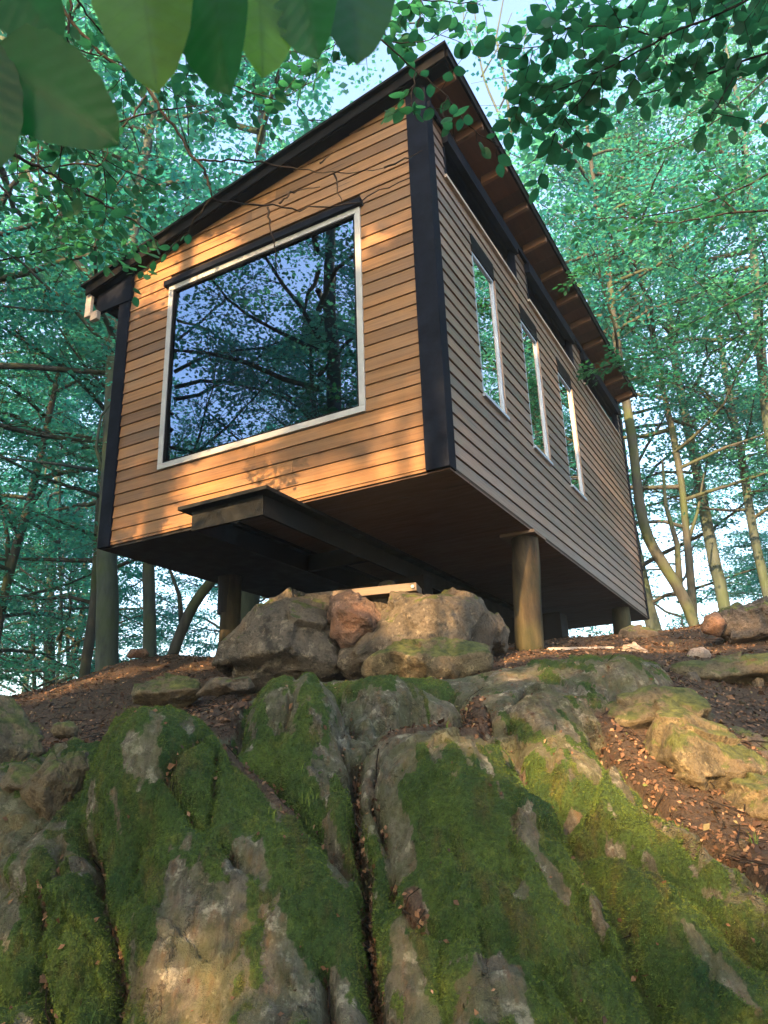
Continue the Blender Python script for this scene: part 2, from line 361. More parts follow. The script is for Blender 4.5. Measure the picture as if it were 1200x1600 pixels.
LIT = [
 [(-520, 1235), (-200, 1225), (30, 1205), (100, 1178), (150, 1172), (200, 1155), (300, 1142), (345, 1160), (372, 1140), (398, 1090), (420, 1072), (350, 1062), (300, 1046), (220, 1022), (120, 1050), (-100, 1090), (-520, 1105)],
 [(925, 1112), (960, 1165), (1010, 1215), (1050, 1275), (1120, 1318), (1230, 1400), (1400, 1400), (1450, 960), (1250, 938), (1110, 980), (1000, 992), (870, 1005), (850, 1018), (930, 1026), (1000, 1040), (1060, 1090)],
 [(345, 1160), (372, 1168), (430, 1210), (480, 1262), (470, 1275), (410, 1225), (350, 1185)],
 [(570, 1168), (620, 1150), (700, 1140), (725, 1110), (712, 1085), (745, 1075), (760, 1100), (760, 1140), (700, 1165), (620, 1175)],
 [(640, 1405), (665, 1410), (695, 1475), (660, 1470)], [(1100, 1000), (1250, 960), (1400, 1100), (1100, 1100)]]
lit = np.zeros(len(NP_))
for pl in LIT:
    q = np.array(poly3(pl)); qq = PW[:, :2]+np.column_stack([vnoise(NP_, 3, 31), vnoise(NP_, 3, 32)])*.05
    ins = inpoly(qq, q); lit = np.maximum(lit, ins*1.)
# everything outside the outcrop (sides, behind) is litter too
out = (NP_[:, 1] > 7.2) | (np.abs(NP_[:, 0]) > 4.3) | (NP_[:, 1] < 1.9)
under = (NP_[:, 1] > 5.3) & (np.abs(NP_[:, 0]) < 4)
lit = np.maximum(lit, np.maximum(out*1., under*.75))
# soften the litter mask on the grid
full = np.ones(NX*NY); full[NI] = lit; G = full.reshape(NY, NX)
for _ in range(4):
    G[1:-1, 1:-1] = (G[1:-1, 1:-1]*2+G[:-2, 1:-1]+G[2:, 1:-1]+G[1:-1, :-2]+G[1:-1, 2:])/6
LITM = G.ravel(); lit = LITM[NI]
rock = 1-lit
disp = np.zeros(len(NP_))
disp += rock*(.12*(1-np.exp(-dmaj/.2))+.04*(1-np.exp(-dmin/.035))-.11)
def facets(Pn, n, tilt, off, seed, crk=0.):
    r = np.random.default_rng(seed); S = Pn[r.integers(len(Pn), size=n*3)]; S = S[(S[:, 1] < 6.5) & (np.abs(S[:, 0]) < 3.6)][:n]; k1 = np.zeros(len(Pn), int); d1 = np.full(len(Pn), 99.); d2 = np.full(len(Pn), 99.)
    sc = np.array([1.35, .8, .8])
    for i, q in enumerate(S):
        d = np.linalg.norm((Pn-q)*sc, axis=1); m1 = d < d1; d2 = np.where(m1, d1, np.minimum(d2, d)); k1[m1] = i; d1 = np.where(m1, d, d1)
    T = r.normal(size=(len(S), 3))*tilt; O = r.normal(size=len(S))*off; o = np.einsum('ij,ij->i', Pn-S[k1], T[k1])+O[k1]
    return o-crk*np.exp(-((d2-d1)/.012)**2), k1
fa1, _ = facets(NP_+wob*1.6, 22, .05, .012, 5, .008); fa2, _ = facets(NP_+wob*1.2, 150, .06, .006, 6, .006); fa3, _ = facets(NP_+wob, 900, .07, .002, 8)
disp += rock*(fa1+fa2+fa3)*(1-.75*sstep(4.3, 5.2, NP_[:, 1])); disp -= .10*sstep(4.3, 4.8, NP_[:, 1])*(1-sstep(6, 7, NP_[:, 1]))*(1-sstep(.4, 1.2, NP_[:, 0]))
disp -= groove*(1-.6*lit)
DOMES = [((240, 1205), .42, .20), ((455, 1125), .40, .20), ((600, 1090), .32, .08), ((700, 1210), .6, .12), ((750, 1350), .8, .06), ((350, 1400), .5, .05), ((980, 1065), .5, .08),
         ((668, 1118), .19, -.34), ((612, 1130), .13, -.2), ((960, 1075), .3, .10), ((1120, 1400), .5, .06), ((40, 1330), .3, .06), ((90, 1420), .3, .06), ((450, 1420), .35, .04), ((210, 1030), .9, .10)]
for c, r, h in DOMES:
    d = np.linalg.norm(NP_-hit(*c), axis=1)/r; disp += h*np.where(d < 1, (1-d*d)**2, 0)
# bedding: stretched noise running down the slope plus grain
SP = np.column_stack([NP_[:, 0]*1.3+.4*NP_[:, 1], NP_[:, 1]*.7, NP_[:, 2]*.7])
disp += rock*(.022*fbm(NP_, 1.3, 3, 11)-.006*np.abs(fbm(SP, 5, 4, 21))+.008*fbm(NP_, 24, 4, 41))
disp += lit*(.02*fbm(NP_, 3, 4, 51)+.006*fbm(NP_, 22, 2, 52))
GP = BP.copy(); GP[NI] += NRM[NI]*disp[:, None]
o_ = ~near; GP[o_, 2] += .12*fbm(BP[o_], .35, 3, 61)*sstep(9, 14, np.hypot(XY[o_, 0], XY[o_, 1]-4))
# moss mask
ms = .47+.5*fbm(SP, 1.7, 4, 71)+.46*fbm(SP*np.array([1.5, .6, .6]), 8, 4, 72)+.16*fbm(NP_, 30, 3, 73)
MOSS_PT = [((740, 1330), .75, .5), ((1000, 1400), .9, .45), ((470, 1190), .35, .35), ((420, 1290), .3, .35), ((250, 1290), .22, .4), ((60, 1350), .25, .3), ((90, 1450), .3, .45),
           ((500, 1430), .28, .5), ((820, 1180), .5, .35), ((1050, 1130), .5, .2), ((300, 1420), .35, -.4), ((400, 1500), .35, -.25), ((600, 1085), .35, .5), ((900, 1070), .5, .35), ((455, 1110), .3, .2), ((880, 1520), .45, .35), ((230, 1180), .3, .25), ((1130, 1560), .6, .4), ((270, 1160), .2, .35), ((100, 1500), .3, .4), ((380, 1230), .2, .35), ((560, 1450), .1, .3), ((430, 1380), .25, .35), ((610, 1330), .12, -.5),
           ((828, 1310), .085, -2.0), ((870, 1375), .09, -2.0), ((815, 1410), .05, -2.0), ((800, 1165), .12, -.6), ((780, 1550), .12, -.9), ((930, 1400), .06, -2.0), ((945, 1440), .05, -2.0), ((790, 1560), .10, -.6), ((1010, 1220), .2, -.5), ((245, 1165), .3, .55), ((455, 1105), .3, .5), ((550, 1080), .25, .5), ((660, 1055), .25, .4), ((130, 1560), .3, .3),
           ((1085, 1330), .10, -.8), ((960, 1315), .07, -.8), ((1110, 1480), .08, -.8), ((1140, 1530), .07, -.8), ((900, 1245), .08, -.8), ((1040, 1440), .07, -.8), ((985, 1540), .07, -.8), ((1150, 1340), .2, -.3), ((650, 1140), .3, -.1), ((450, 1085), .08, -.3)]
for c, r, a in MOSS_PT:
    h_ = hit(*c); dd = (NP_-h_)+wob*1.5; d = np.sqrt((dd[:, 0]*(1.6 if r < .13 else 1))**2+dd[:, 1]**2*(.6 if r < .13 else 1)+dd[:, 2]**2*(.6 if r < .13 else 1))/r; ms += a*np.exp(-d*d*1.3)
ms -= .9*lit; ms -= 1.5*(groove > .05)
mossm = sstep(.62, .85, ms)
full = np.zeros(NX*NY); full[NI] = mossm; MOSSM = full
CRK = np.zeros(NX*NY); CRK[NI] = sstep(.02, .07, groove)
ii = (np.arange(NY-1)[:, None]*NX+np.arange(NX-1)[None]).ravel()
FQ = np.column_stack([ii, ii+1, ii+NX+1, ii+NX])
GP[NI] += NRM[NI]*(mossm*(.008+.012*fbm(NP_, 26, 2, 83)+.007*fbm(NP_, 60, 2, 81)))[:, None]
m = Mat('bedrock_moss_and_litter'); o = m.obj()
n1 = m.noise(o, 3.5, 7, .65); n2 = m.noise(o, 38, 6, .7); n3 = m.noise(m.mp(o, (3, 1, 1)), 9, 5, .6)
rockc = m.mix(m.ramp(n1, [(.3, 0.), (.7, 1.)]), (.10, .09, .065), (.20, .185, .145))
rockc = m.mix(m.ramp(n3, [(.5, 0.), (.68, .8)]), rockc, (.17, .10, .055))
rockc = m.mix(m.ramp(n2, [(.38, .75), (.52, 0.)]), rockc, (.055, .052, .042))
rockc = m.mix(m.ramp(m.noise(o, 14, 5, .7), [(.56, 0.), (.64, .8)]), rockc, (.36, .34, .26))
rockc = m.mix(m.ramp(m.noise(o, 6, 5, .7), [(.44, .6), (.6, 0.)]), rockc, (.07, .085, .03))
vc = m.n('TexVoronoi', _feature='DISTANCE_TO_EDGE', Scale=1.7); m.set(vc, 'Vector', m.n('VectorMath', _operation='ADD').outputs[0])
_va = vc.inputs['Vector'].links[0].from_node; m.set(_va, 0, m.mp(o, (1.3, .5, .5))); m.set(_va, 1, m.n('VectorMath', _operation='SCALE').outputs[0]); _vs = _va.inputs[1].links[0].from_node; m.set(_vs, 0, m.noise(o, 5, 5, .7, col=True)); _vs.inputs['Scale'].default_value = .55
fis = m.ramp(vc.outputs['Distance'], [(.0, 0.), (.022, 1.)])
rockc = m.mix(m.ramp(m.noise(m.mp(o, (6, .9, .9)), 6, 6, .7), [(.3, .7), (.5, 0.)]), rockc, (.05, .042, .03))
rockc = m.mix(m.math('MULTIPLY', m.math('SUBTRACT', 1., fis), .3), rockc, (.03, .025, .018))
mossc = m.mix(m.ramp(m.noise(o, 3.1, 5, .7), [(.32, 0.), (.68, 1.)]), (.012, .048, .015), (.085, .135, .024))
mossc = m.mix(m.ramp(m.noise(m.mp(o, (2, .8, .8)), 5, 5, .7), [(.52, 0.), (.66, .7)]), mossc, (.10, .075, .028))
mossc = m.mix(m.ramp(m.noise(o, 11, 4, .7), [(.55, 0.), (.7, .8)]), mossc, (.12, .15, .03))
mossc = m.mix(m.ramp(m.noise(o, 70, 3, .7), [(.35, .7), (.6, 0.)]), mossc, (.016, .03, .008))
litc = m.mix(m.ramp(m.noise(o, 55, 5, .8), [(.35, 0.), (.65, 1.)]), (.035, .025, .018), (.11, .078, .053))
litc = m.mix(m.ramp(m.noise(o, 2.2, 4, .6), [(.4, 0.), (.65, .6)]), litc, (.07, .045, .032))
mm = m.ramp(m.math('ADD', m.attr('moss'), m.math('MULTIPLY', m.math('SUBTRACT', m.noise(o, 30, 5, .75), .5), 1.3)), [(.35, 0.), (.6, 1.)])
c = m.mix(mm, rockc, mossc)
ll = m.ramp(m.math('ADD', m.attr('litter'), m.math('MULTIPLY', m.math('SUBTRACT', m.noise(o, 18, 5, .7), .5), 1.)), [(.4, 0.), (.6, 1.)])
c = m.mix(ll, c, litc)
c = m.mix(m.math('MULTIPLY', m.attr('crack'), .6), c, (.03, .022, .014))
hh = m.math('ADD', m.math('ADD', m.math('MULTIPLY', n2, .8), m.math('MULTIPLY', fis, .4)), m.math('ADD', m.math('MULTIPLY', m.noise(o, 120, 4, .7), .5), n1))
GROUND = m.pbr(c, .85, m.bump(hh, 1., .036), .25)
g = ob('ground', np_mesh('ground', GP, FQ, GROUND, True, {'moss': MOSSM, 'litter': LITM, 'crack': CRK})); tag(g, kind='structure')
def gz(x, y):
    i = min(max(np.searchsorted(xs, x), 1), NX-1); j = min(max(np.searchsorted(ys, y), 1), NY-1); return float(GP[j*NX+i, 2])
# --- scatter sampling on the ground
rng = np.random.default_rng(7)
def scatter(n, wgt_v, box):
    q = GP[FQ[:, 0]]; cand = np.nonzero((q[:, 0] > box[0]) & (q[:, 0] < box[1]) & (q[:, 1] > box[2]) & (q[:, 1] < box[3]))[0]
    f = FQ[cand]; e1 = GP[f[:, 1]]-GP[f[:, 0]]; e2 = GP[f[:, 3]]-GP[f[:, 0]]; cr = np.cross(e1, e2); ar = np.linalg.norm(cr, axis=1)
    depth = np.maximum(GP[f[:, 0], 1], 2.)
    wv = ar*wgt_v[f[:, 0]]/depth**1.2; wv /= wv.sum(); k = rng.choice(len(f), n, p=wv); a, b = rng.random(n)[:, None], rng.random(n)[:, None]
    return GP[f[k, 0]]+e1[k]*a+e2[k]*b, cr[k]/ar[k][:, None]
def blades(n, pos, nrm, L, wd, droop, spread=.7):
    "small triangular blades standing on the surface and leaning downhill"
    t = nrm*1.0+rng.normal(size=(n, 3))*spread*.6+np.array([0, -.25, -.35])*droop; t /= np.linalg.norm(t, axis=1)[:, None]
    s = np.cross(t, rng.normal(size=(n, 3))); s /= np.linalg.norm(s, axis=1)[:, None]
    l = L*(.5+rng.random(n))[:, None]
    V = np.stack([pos-s*wd, pos+s*wd, pos+t*l], 1).reshape(-1, 3); return V, np.arange(3*n).reshape(n, 3)
mt = Mat('moss_tufts'); o = mt.obj()
cm = mt.mix(mt.ramp(mt.noise(o, 3.1, 5, .7), [(.32, 0.), (.68, 1.)]), (.012, .048, .015), (.085, .135, .024))
cm = mt.mix(mt.ramp(mt.noise(mt.mp(o, (2, .8, .8)), 5, 5, .7), [(.52, 0.), (.66, .7)]), cm, (.10, .075, .028))
cm = mt.mix(mt.ramp(mt.noise(o, 11, 4, .7), [(.55, 0.), (.7, .8)]), cm, (.12, .15, .03))
cm = mt.mix(mt.ramp(mt.attr('rnd'), [(0., 0.), (1., .5)]), cm, (.13, .16, .03))
MOSS_M = mt.pbr(cm, .8, None, .15)
pos, nr = scatter(210000, np.clip(MOSSM-.25, 0, 1)*(1-LITM), (-3, 3.2, 1.9, 6)); V, Fc = blades(len(pos), pos, nr, .0085, .0015, 1.)
tag(ob('moss', np_mesh('moss', V, Fc, MOSS_M, False, {'rnd': rng.random(len(Fc))})), 'short green moss growing over the bedrock', 'moss', kind='stuff')
# leaf litter
def flat_leaves(pos, nrm, size, jit=.5, asp=.6):
    n = len(pos); nn = nrm+rng.normal(size=(n, 3))*jit; nn /= np.linalg.norm(nn, axis=1)[:, None]
    a = np.cross(nn, rng.normal(size=(n, 3))); a /= np.linalg.norm(a, axis=1)[:, None]; b = np.cross(nn, a)
    s = (size*(.6+.8*rng.random(n)))[:, None]; w_ = s*asp*.5
    V = np.stack([pos-a*s*.5, pos-b*w_+nn*s*.12-a*s*.05, pos+a*s*.5, pos+b*w_+nn*s*.12-a*s*.05], 1).reshape(-1, 3)
    return V, np.arange(4*n).reshape(n, 4)
ml = Mat('dead_leaves'); o = ml.obj(); r = ml.attr('rnd')
LITTER_M = ml.pbr(ml.ramp(r, [(0., (.035, .02, .012)), (.4, (.075, .042, .025)), (.8, (.14, .078, .043)), (.95, (.24, .15, .095)), (1., (.08, .10, .03))]), .75, None, .25)
pos, nr = scatter(80000, np.clip(LITM*1.-.15, 0, 1)+CRK*.9+.012, (-6, 7, 1.9, 10)); V, Fc = flat_leaves(pos+nr*.004, nr, .021, .55)
tag(ob('leaf_litter', np_mesh('leaf_litter', V, Fc, LITTER_M, False, {'rnd': rng.random(len(Fc))})), 'dead brown leaves strewn over the ground and in the rock cracks', 'dead leaves', kind='stuff')
pos, nr = scatter(3500, np.clip(LITM-.2, 0, 1)+CRK*.3, (-6, 7, 1.9, 10)); V, Fc = flat_leaves(pos+nr*.010, nr, .045, .6)
tag(ob('fallen_leaves', np_mesh('fallen_leaves', V, Fc, LITTER_M, False, {'rnd': rng.random(len(Fc))**1.4})), 'larger curled brown leaves lying on top of the litter', 'dead leaves', kind='stuff')
mb = MB()
pos, nr = scatter(1500, np.clip(LITM, 0, 1)+CRK*.5, (-5, 5, 2, 9))
for k in range(len(pos)):
    a = rng.normal(size=3); a -= nr[k]*(a@nr[k]); a /= np.linalg.norm(a); L = .05+.16*rng.random()
    mid = pos[k]+nr[k]*.012; mb.tube([mid-a*L*.5, mid+rng.normal(size=3)*.01+nr[k]*.008, mid+a*L*.5], [.0028, .0024, .0014], 4, False)
tag(mb.build('fallen_twigs', TWIG), 'thin fallen twigs lying among the dead leaves', 'twigs', kind='stuff')
# a few grass blades in the cracks
gp = [hit(*q) for q in ((480, 1240), (486, 1262), (345, 1040), (430, 1285), (150, 1580), (1178, 1315), (700, 1180))]
Vs = []; Fs = []; b0 = 0
for c0 in gp:
    for k in range(5):
        base = c0+rng.normal(size=3)*.025; base[2] = gz(base[0], base[1]); L = .03+.06*rng.random(); d = rng.normal(size=2)*.3; wv = np.array([.0016, 0, 0])
        p = [base+np.array([d[0]*t*t*L, d[1]*t*t*L, L*t*(1-.25*t)]) for t in (0, .5, 1.)]
        Vs += [p[0]-wv, p[0]+wv, p[1]+wv, p[1]-wv, p[1]-wv, p[1]+wv, p[2]+wv*.1, p[2]-wv*.1]; Fs += [(b0, b0+1, b0+2, b0+3), (b0+4, b0+5, b0+6, b0+7)]; b0 += 8
tag(ob('grass', np_mesh('grass', Vs, Fs, MOSS_M, False, {'rnd': rng.random(len(Fs))})), 'sparse thin grass blades in the rock cracks', 'grass', kind='stuff')
# ------------------------------------------------------------------ boulders
def mat_rock(name, ca, cb, moss=.3, red=(.105, .078, .052)):
    m = Mat(name); o = m.obj(); n = m.noise(o, 5, 7, .65); n2 = m.noise(o, 45, 5, .7)
    c = m.mix(m.ramp(n, [(.3, 0.), (.7, 1.)]), ca, cb); c = m.mix(m.ramp(m.noise(o, 13, 5, .7), [(.56, 0.), (.62, .7)]), c, tuple(x*1.6 for x in cb)); c = m.mix(m.ramp(m.noise(o, 4, 6, .75), [(.36, .8), (.45, 0.)]), c, tuple(x*.35 for x in ca)); c = m.mix(m.ramp(m.noise(o, 2.5, 4), [(.5, 0.), (.66, .6)]), c, red)
    c = m.mix(m.ramp(n2, [(.36, .6), (.5, 0.)]), c, tuple(x*.4 for x in ca))
    up = m.n('SeparateXYZ'); m.set(up, 0, m.n('NewGeometry').outputs['Normal'])
    k = m.math('ADD', m.math('MULTIPLY', m.noise(o, 7, 5, .7), 1.3), m.math('MULTIPLY', up.outputs[2], .35))
    mc = m.mix(m.ramp(m.noise(o, 20, 4), [(.35, 0.), (.65, 1.)]), (.025, .045, .01), (.10, .12, .028))
    c = m.mix(m.math('MULTIPLY', m.ramp(k, [(1.05-moss, 0.), (1.17-moss, 1.)]), .85), c, mc)
    return m.pbr(c, .8, m.bump(m.math('ADD', n, n2), 1., .03), .3)
RK_GREY = mat_rock('grey_boulder', (.06, .053, .042), (.14, .12, .09), .07)
RK_RED = mat_rock('reddish_boulder', (.09, .062, .047), (.18, .12, .09), .0, (.2, .10, .06))
RK_MOSS = mat_rock('mossy_boulder', (.08, .068, .04), (.17, .14, .08), .24)
RK_PALE = mat_rock('pale_stone', (.28, .22, .18), (.42, .35, .3), 0.)
RK_DARK = mat_rock('dark_stone', (.06, .052, .045), (.12, .10, .085), .2)
import bmesh
def _ico(n):
    bm = bmesh.new(); bmesh.ops.create_icosphere(bm, subdivisions=n, radius=1); V = np.array([v.co[:] for v in bm.verts]); Fc = np.array([[v.index for v in f.verts] for f in bm.faces]); bm.free(); return V, Fc
ICO = {n: _ico(n) for n in (3, 5, 6)}
def boulder(name, poly, Y, thick, mat, label, seed=1, lvl=5, rough=1., group=None, round_=30, cat='boulder'):
    "convex outline in photo pixels at depth Y -> solid faceted rock of real thickness"
    pts = np.array([P(x, y, Y) for x, y in poly]); c = pts.mean(0); q = pts-c; q2 = q[:, [0, 2]]
    r = np.random.default_rng(seed); planes = []
    n = len(poly); area = sum(q2[i][0]*q2[(i+1) % n][1]-q2[(i+1) % n][0]*q2[i][1] for i in range(n))
    for i in range(n):
        e = q2[(i+1) % n]-q2[i]; nn = np.array([e[1], -e[0]])*(1 if area > 0 else -1); L = np.linalg.norm(nn); nn /= L; d = nn@q2[i]
        for ty in (-.45, .45):
            v = np.array([nn[0], ty+r.normal()*.15, nn[1]]); ln = np.linalg.norm(v); planes.append((v/ln, (d*1.05)/ln+thick*.10))
    for k in range(10):
        v = r.normal(size=3); v /= np.linalg.norm(v); q_ = np.abs(v)@np.array([np.abs(q2[:, 0]).max(), thick*.5, np.abs(q2[:, 1]).max()]); planes.append((v, q_*.8))
    for sgn in (-1, 1):
        for k in range(4):
            v = np.array([r.normal()*.45, sgn, r.normal()*.45+.15]); v /= np.linalg.norm(v); planes.append((v, thick*.5*(.85+.3*r.random())))
    D, Fc = ICO[lvl]; acc = np.zeros(len(D)); pw = round_*3
    for nn, d in planes:
        s = np.clip(D@nn, 0, None)/d; acc += s**pw
    rad = acc**(-1/pw)
    Vt = D*rad[:, None]; size = np.linalg.norm(q, axis=1).mean()
    W0 = Vt+c
    Vt = Vt+D*(rough*size*(.045*fbm(W0, 1.6/size, 3, seed)+.028*fbm(W0, 7/size, 4, seed+5)-.04*np.abs(fbm(W0, 2.6/size, 3, seed+9))))[:, None]
    S = W0[r.integers(len(W0), size=int(26*rough+8))]; k1 = np.argmin(((W0[:, None]-S[None])**2).sum(2), axis=1); T = r.normal(size=S.shape)*.16
    Vt = Vt+D*(np.einsum('ij,ij->i', W0-S[k1], T[k1])+(r.normal(size=len(S))*.022*size)[k1])[:, None]
    o = ob(name, np_mesh(name, Vt, Fc, mat, True)); o.location = c
    return tag(o, label, cat, group)
G1 = 'boulders piled under the cabin'
boulder('boulder', [(345, 1072), (352, 1040), (420, 958), (470, 938), (508, 946), (528, 985), (545, 1060), (500, 1075)], 6.5, 1.0, RK_GREY, 'large wedge-shaped boulder leaning left beside the wooden log, below the plank', 3, 6, .8, G1, 18)
boulder('boulder', [(513, 960), (520, 936), (548, 930), (578, 950), (591, 975), (578, 998), (545, 1010), (522, 990)], 6.15, .36, RK_RED, 'small pinkish angular boulder wedged between the two big ones', 8, 5, 1.2, G1, 22)
boulder('boulder', [(572, 975), (580, 942), (612, 932), (634, 946), (636, 975)], 6.7, .4, RK_GREY, 'small grey boulder at the back, just under the plank', 12, 5, 1., G1)
boulder('boulder', [(545, 1052), (552, 1020), (588, 985), (640, 938), (680, 928), (735, 950), (752, 985), (745, 1010), (680, 1038), (600, 1062)], 6.2, .95, RK_GREY, 'broad rounded boulder in the middle of the pile, the widest one', 21, 6, .9, G1, 16)
boulder('boulder', [(728, 985), (742, 958), (770, 965), (786, 985), (780, 1010), (740, 1014), (722, 1005)], 6.55, .45, RK_GREY, 'smooth grey boulder at the right end of the pile, nearest the upright log', 31, 5, .7, G1)
boulder('boulder', [(572, 1050), (590, 1030), (640, 1014), (720, 1012), (772, 1024), (776, 1046), (740, 1066), (600, 1066)], 5.7, .5, RK_MOSS, 'low flat slab lying in front of the boulder pile', 41, 5, .8, G1)
boulder('boulder', [(425, 985), (430, 958), (470, 945), (512, 950), (515, 985)], 7.1, .5, RK_GREY, 'grey boulder mostly hidden behind the wedge-shaped one', 44, 5, 1., G1)
boulder('boulder', [(590, 925), (596, 912), (612, 910), (622, 922)], 7.2, .2, RK_GREY, 'tiny stone on top of the plank', 47, 3, 1., G1, cat='stone')
boulder('boulder', [(1018, 1190), (1045, 1138), (1068, 1130), (1150, 1170), (1178, 1205), (1170, 1235), (1100, 1262), (1085, 1262)], 3.75, .5, RK_MOSS, 'angular yellowish mossy block on the right in the reddish litter', 55, 6, .9, None, 26)
boulder('boulder', [(955, 1120), (985, 1100), (1030, 1092), (1080, 1096), (1094, 1112), (1078, 1140), (1000, 1152), (968, 1140)], 4.2, .55, RK_MOSS, 'flat-topped brown rock just behind the angular mossy block', 61, 5, .8, None, 18)
boulder('boulder', [(1085, 1180), (1100, 1145), (1140, 1138), (1165, 1150), (1170, 1190), (1110, 1200)], 4.35, .3, RK_DARK, 'dark grey rock in shade behind the angular mossy block', 63, 5, .8)
boulder('boulder', [(1155, 1185), (1170, 1160), (1215, 1165), (1230, 1200), (1180, 1215)], 4.15, .3, RK_DARK, 'grey-violet rock at the right edge beside the mossy block', 64, 5, .8)
boulder('boulder', [(1140, 1275), (1160, 1232), (1205, 1228), (1260, 1262), (1250, 1310), (1180, 1300)], 3.5, .45, RK_MOSS, 'green mossy rock cut off by the right edge, below the angular block', 66, 5, .8)
boulder('boulder', [(972, 1008), (975, 988), (995, 980), (1018, 990), (1022, 1008)], 7.9, .35, RK_DARK, 'dark round stone beyond the far corner of the cabin', 71, 5, .8)
boulder('stone', [(970, 1022), (975, 1010), (992, 1008), (1008, 1018), (1010, 1026)], 6.6, .16, RK_PALE, 'pale pinkish stone in front of the dark round one', 72, 3, 1.4, cat='stone')
boulder('stone', [(1074, 1028), (1080, 1018), (1098, 1014), (1110, 1022), (1106, 1034), (1085, 1034)], 6.2, .16, RK_PALE, 'pale round stone on the litter at the right', 74, 3, 1., cat='stone')
boulder('boulder', [(1118, 985), (1125, 962), (1170, 948), (1240, 938), (1260, 975), (1240, 1000), (1140, 1000)], 6.9, .5, RK_DARK, 'long dark mossy rock on the skyline at the right edge', 81, 5, 1.3)
boulder('stone', [(1100, 985), (1104, 965), (1120, 960), (1130, 975), (1122, 992)], 6.8, .2, RK_RED, 'small reddish stone at the left end of the long dark rock', 83, 3, 1., cat='stone')
boulder('boulder', [(1030, 1052), (1120, 1035), (1230, 1030), (1240, 1060), (1130, 1066)], 5.4, .4, RK_MOSS, 'low grey-green rock hump in shade at the right edge above the litter', 87, 5, 1.)
boulder('boulder', [(-60, 1200), (-60, 1110), (5, 1108), (35, 1140), (48, 1175), (30, 1205)], 3.9, .5, RK_MOSS, 'mossy boulder cut off by the left edge beside the bare earth', 91, 5, .8)
boulder('boulder', [(20, 1150), (50, 1138), (58, 1158), (50, 1172)], 4.3, .2, RK_DARK, 'small dark rock right of the boulder at the left edge', 92, 3, 1.)
boulder('stone', [(82, 1142), (92, 1132), (112, 1130), (120, 1140), (115, 1148), (92, 1150)], 4.7, .14, RK_MOSS, 'small yellow-green mossy stone on the bare earth at left', 93, 3, 1., cat='stone')
boulder('boulder', [(12, 1222), (25, 1203), (60, 1197), (75, 1205), (62, 1240), (15, 1242)], 3.45, .22, RK_MOSS, 'small rounded olive boulder at the left, left of the tall upright one', 95, 5, .8)
boulder('boulder', [(52, 1235), (85, 1192), (118, 1186), (122, 1205), (98, 1290), (72, 1290)], 3.35, .28, RK_MOSS, 'tall narrow upright boulder at the left, left of the round mossy hump', 97, 5, .8)
boulder('boulder', [(222, 1090), (230, 1075), (270, 1068), (312, 1070), (316, 1084), (280, 1096)], 6.2, .5, RK_MOSS, 'low moss-covered rock in the bare earth left of the log', 99, 5, .8)
boulder('boulder', [(315, 1078), (330, 1066), (385, 1066), (402, 1074), (360, 1082)], 5.9, .35, RK_GREY, 'thin grey rock slab at the foot of the wooden log', 101, 5, .6)
boulder('stone', [(196, 1026), (204, 1016), (226, 1016), (232, 1026)], 8.6, .16, RK_RED, 'small stone on top of the earth mound at left', 103, 3, 1., cat='stone')
# small scattered stones
sp = np.random.default_rng(77)
SG = 'small stones scattered in the litter'
s0 = None
STL = ['small loose stone just right of the left-edge boulder', 'small loose stone below the yellow-green stone at left', 'small loose stone left of the pale round stone on the right slope', 'small loose stone on the right slope below the pale round stone', 'small loose stone above the dark rocks at the right edge',
       'small loose stone on the flat rock right of the upright log', 'lower left of two small stones at the bottom of the reddish litter', 'lower right of two small stones at the bottom of the reddish litter', 'small loose stone at the top left of the round mossy hump', 'small loose stone at the right edge above the grey-violet rock']
for k, (x, y) in enumerate([(20, 1175), (115, 1165), (1050, 1010), (1085, 1062), (1160, 1100), (900, 1035), (1140, 1330), (1160, 1320), (130, 1185), (1185, 1070)]):
    h_ = hit(x, y)
    if s0 is None:
        D, Fc = ICO[3]; Vt = D*.03*np.array([1.2, 1, .7]); Vt = Vt*(1+.25*fbm(D, 1.5, 3, 5))[:, None]
        s0 = ob('stone', np_mesh('stone', Vt, Fc, RK_GREY, True)); s = s0
    else: s = s0.copy(); link(s)
    s.location = (h_[0], h_[1], gz(h_[0], h_[1])+.004); s.rotation_euler = (sp.random()*3, sp.random()*3, sp.random()*6); s.scale = [.5+sp.random()*.8]*3
    tag(s, STL[k], 'stone', SG)
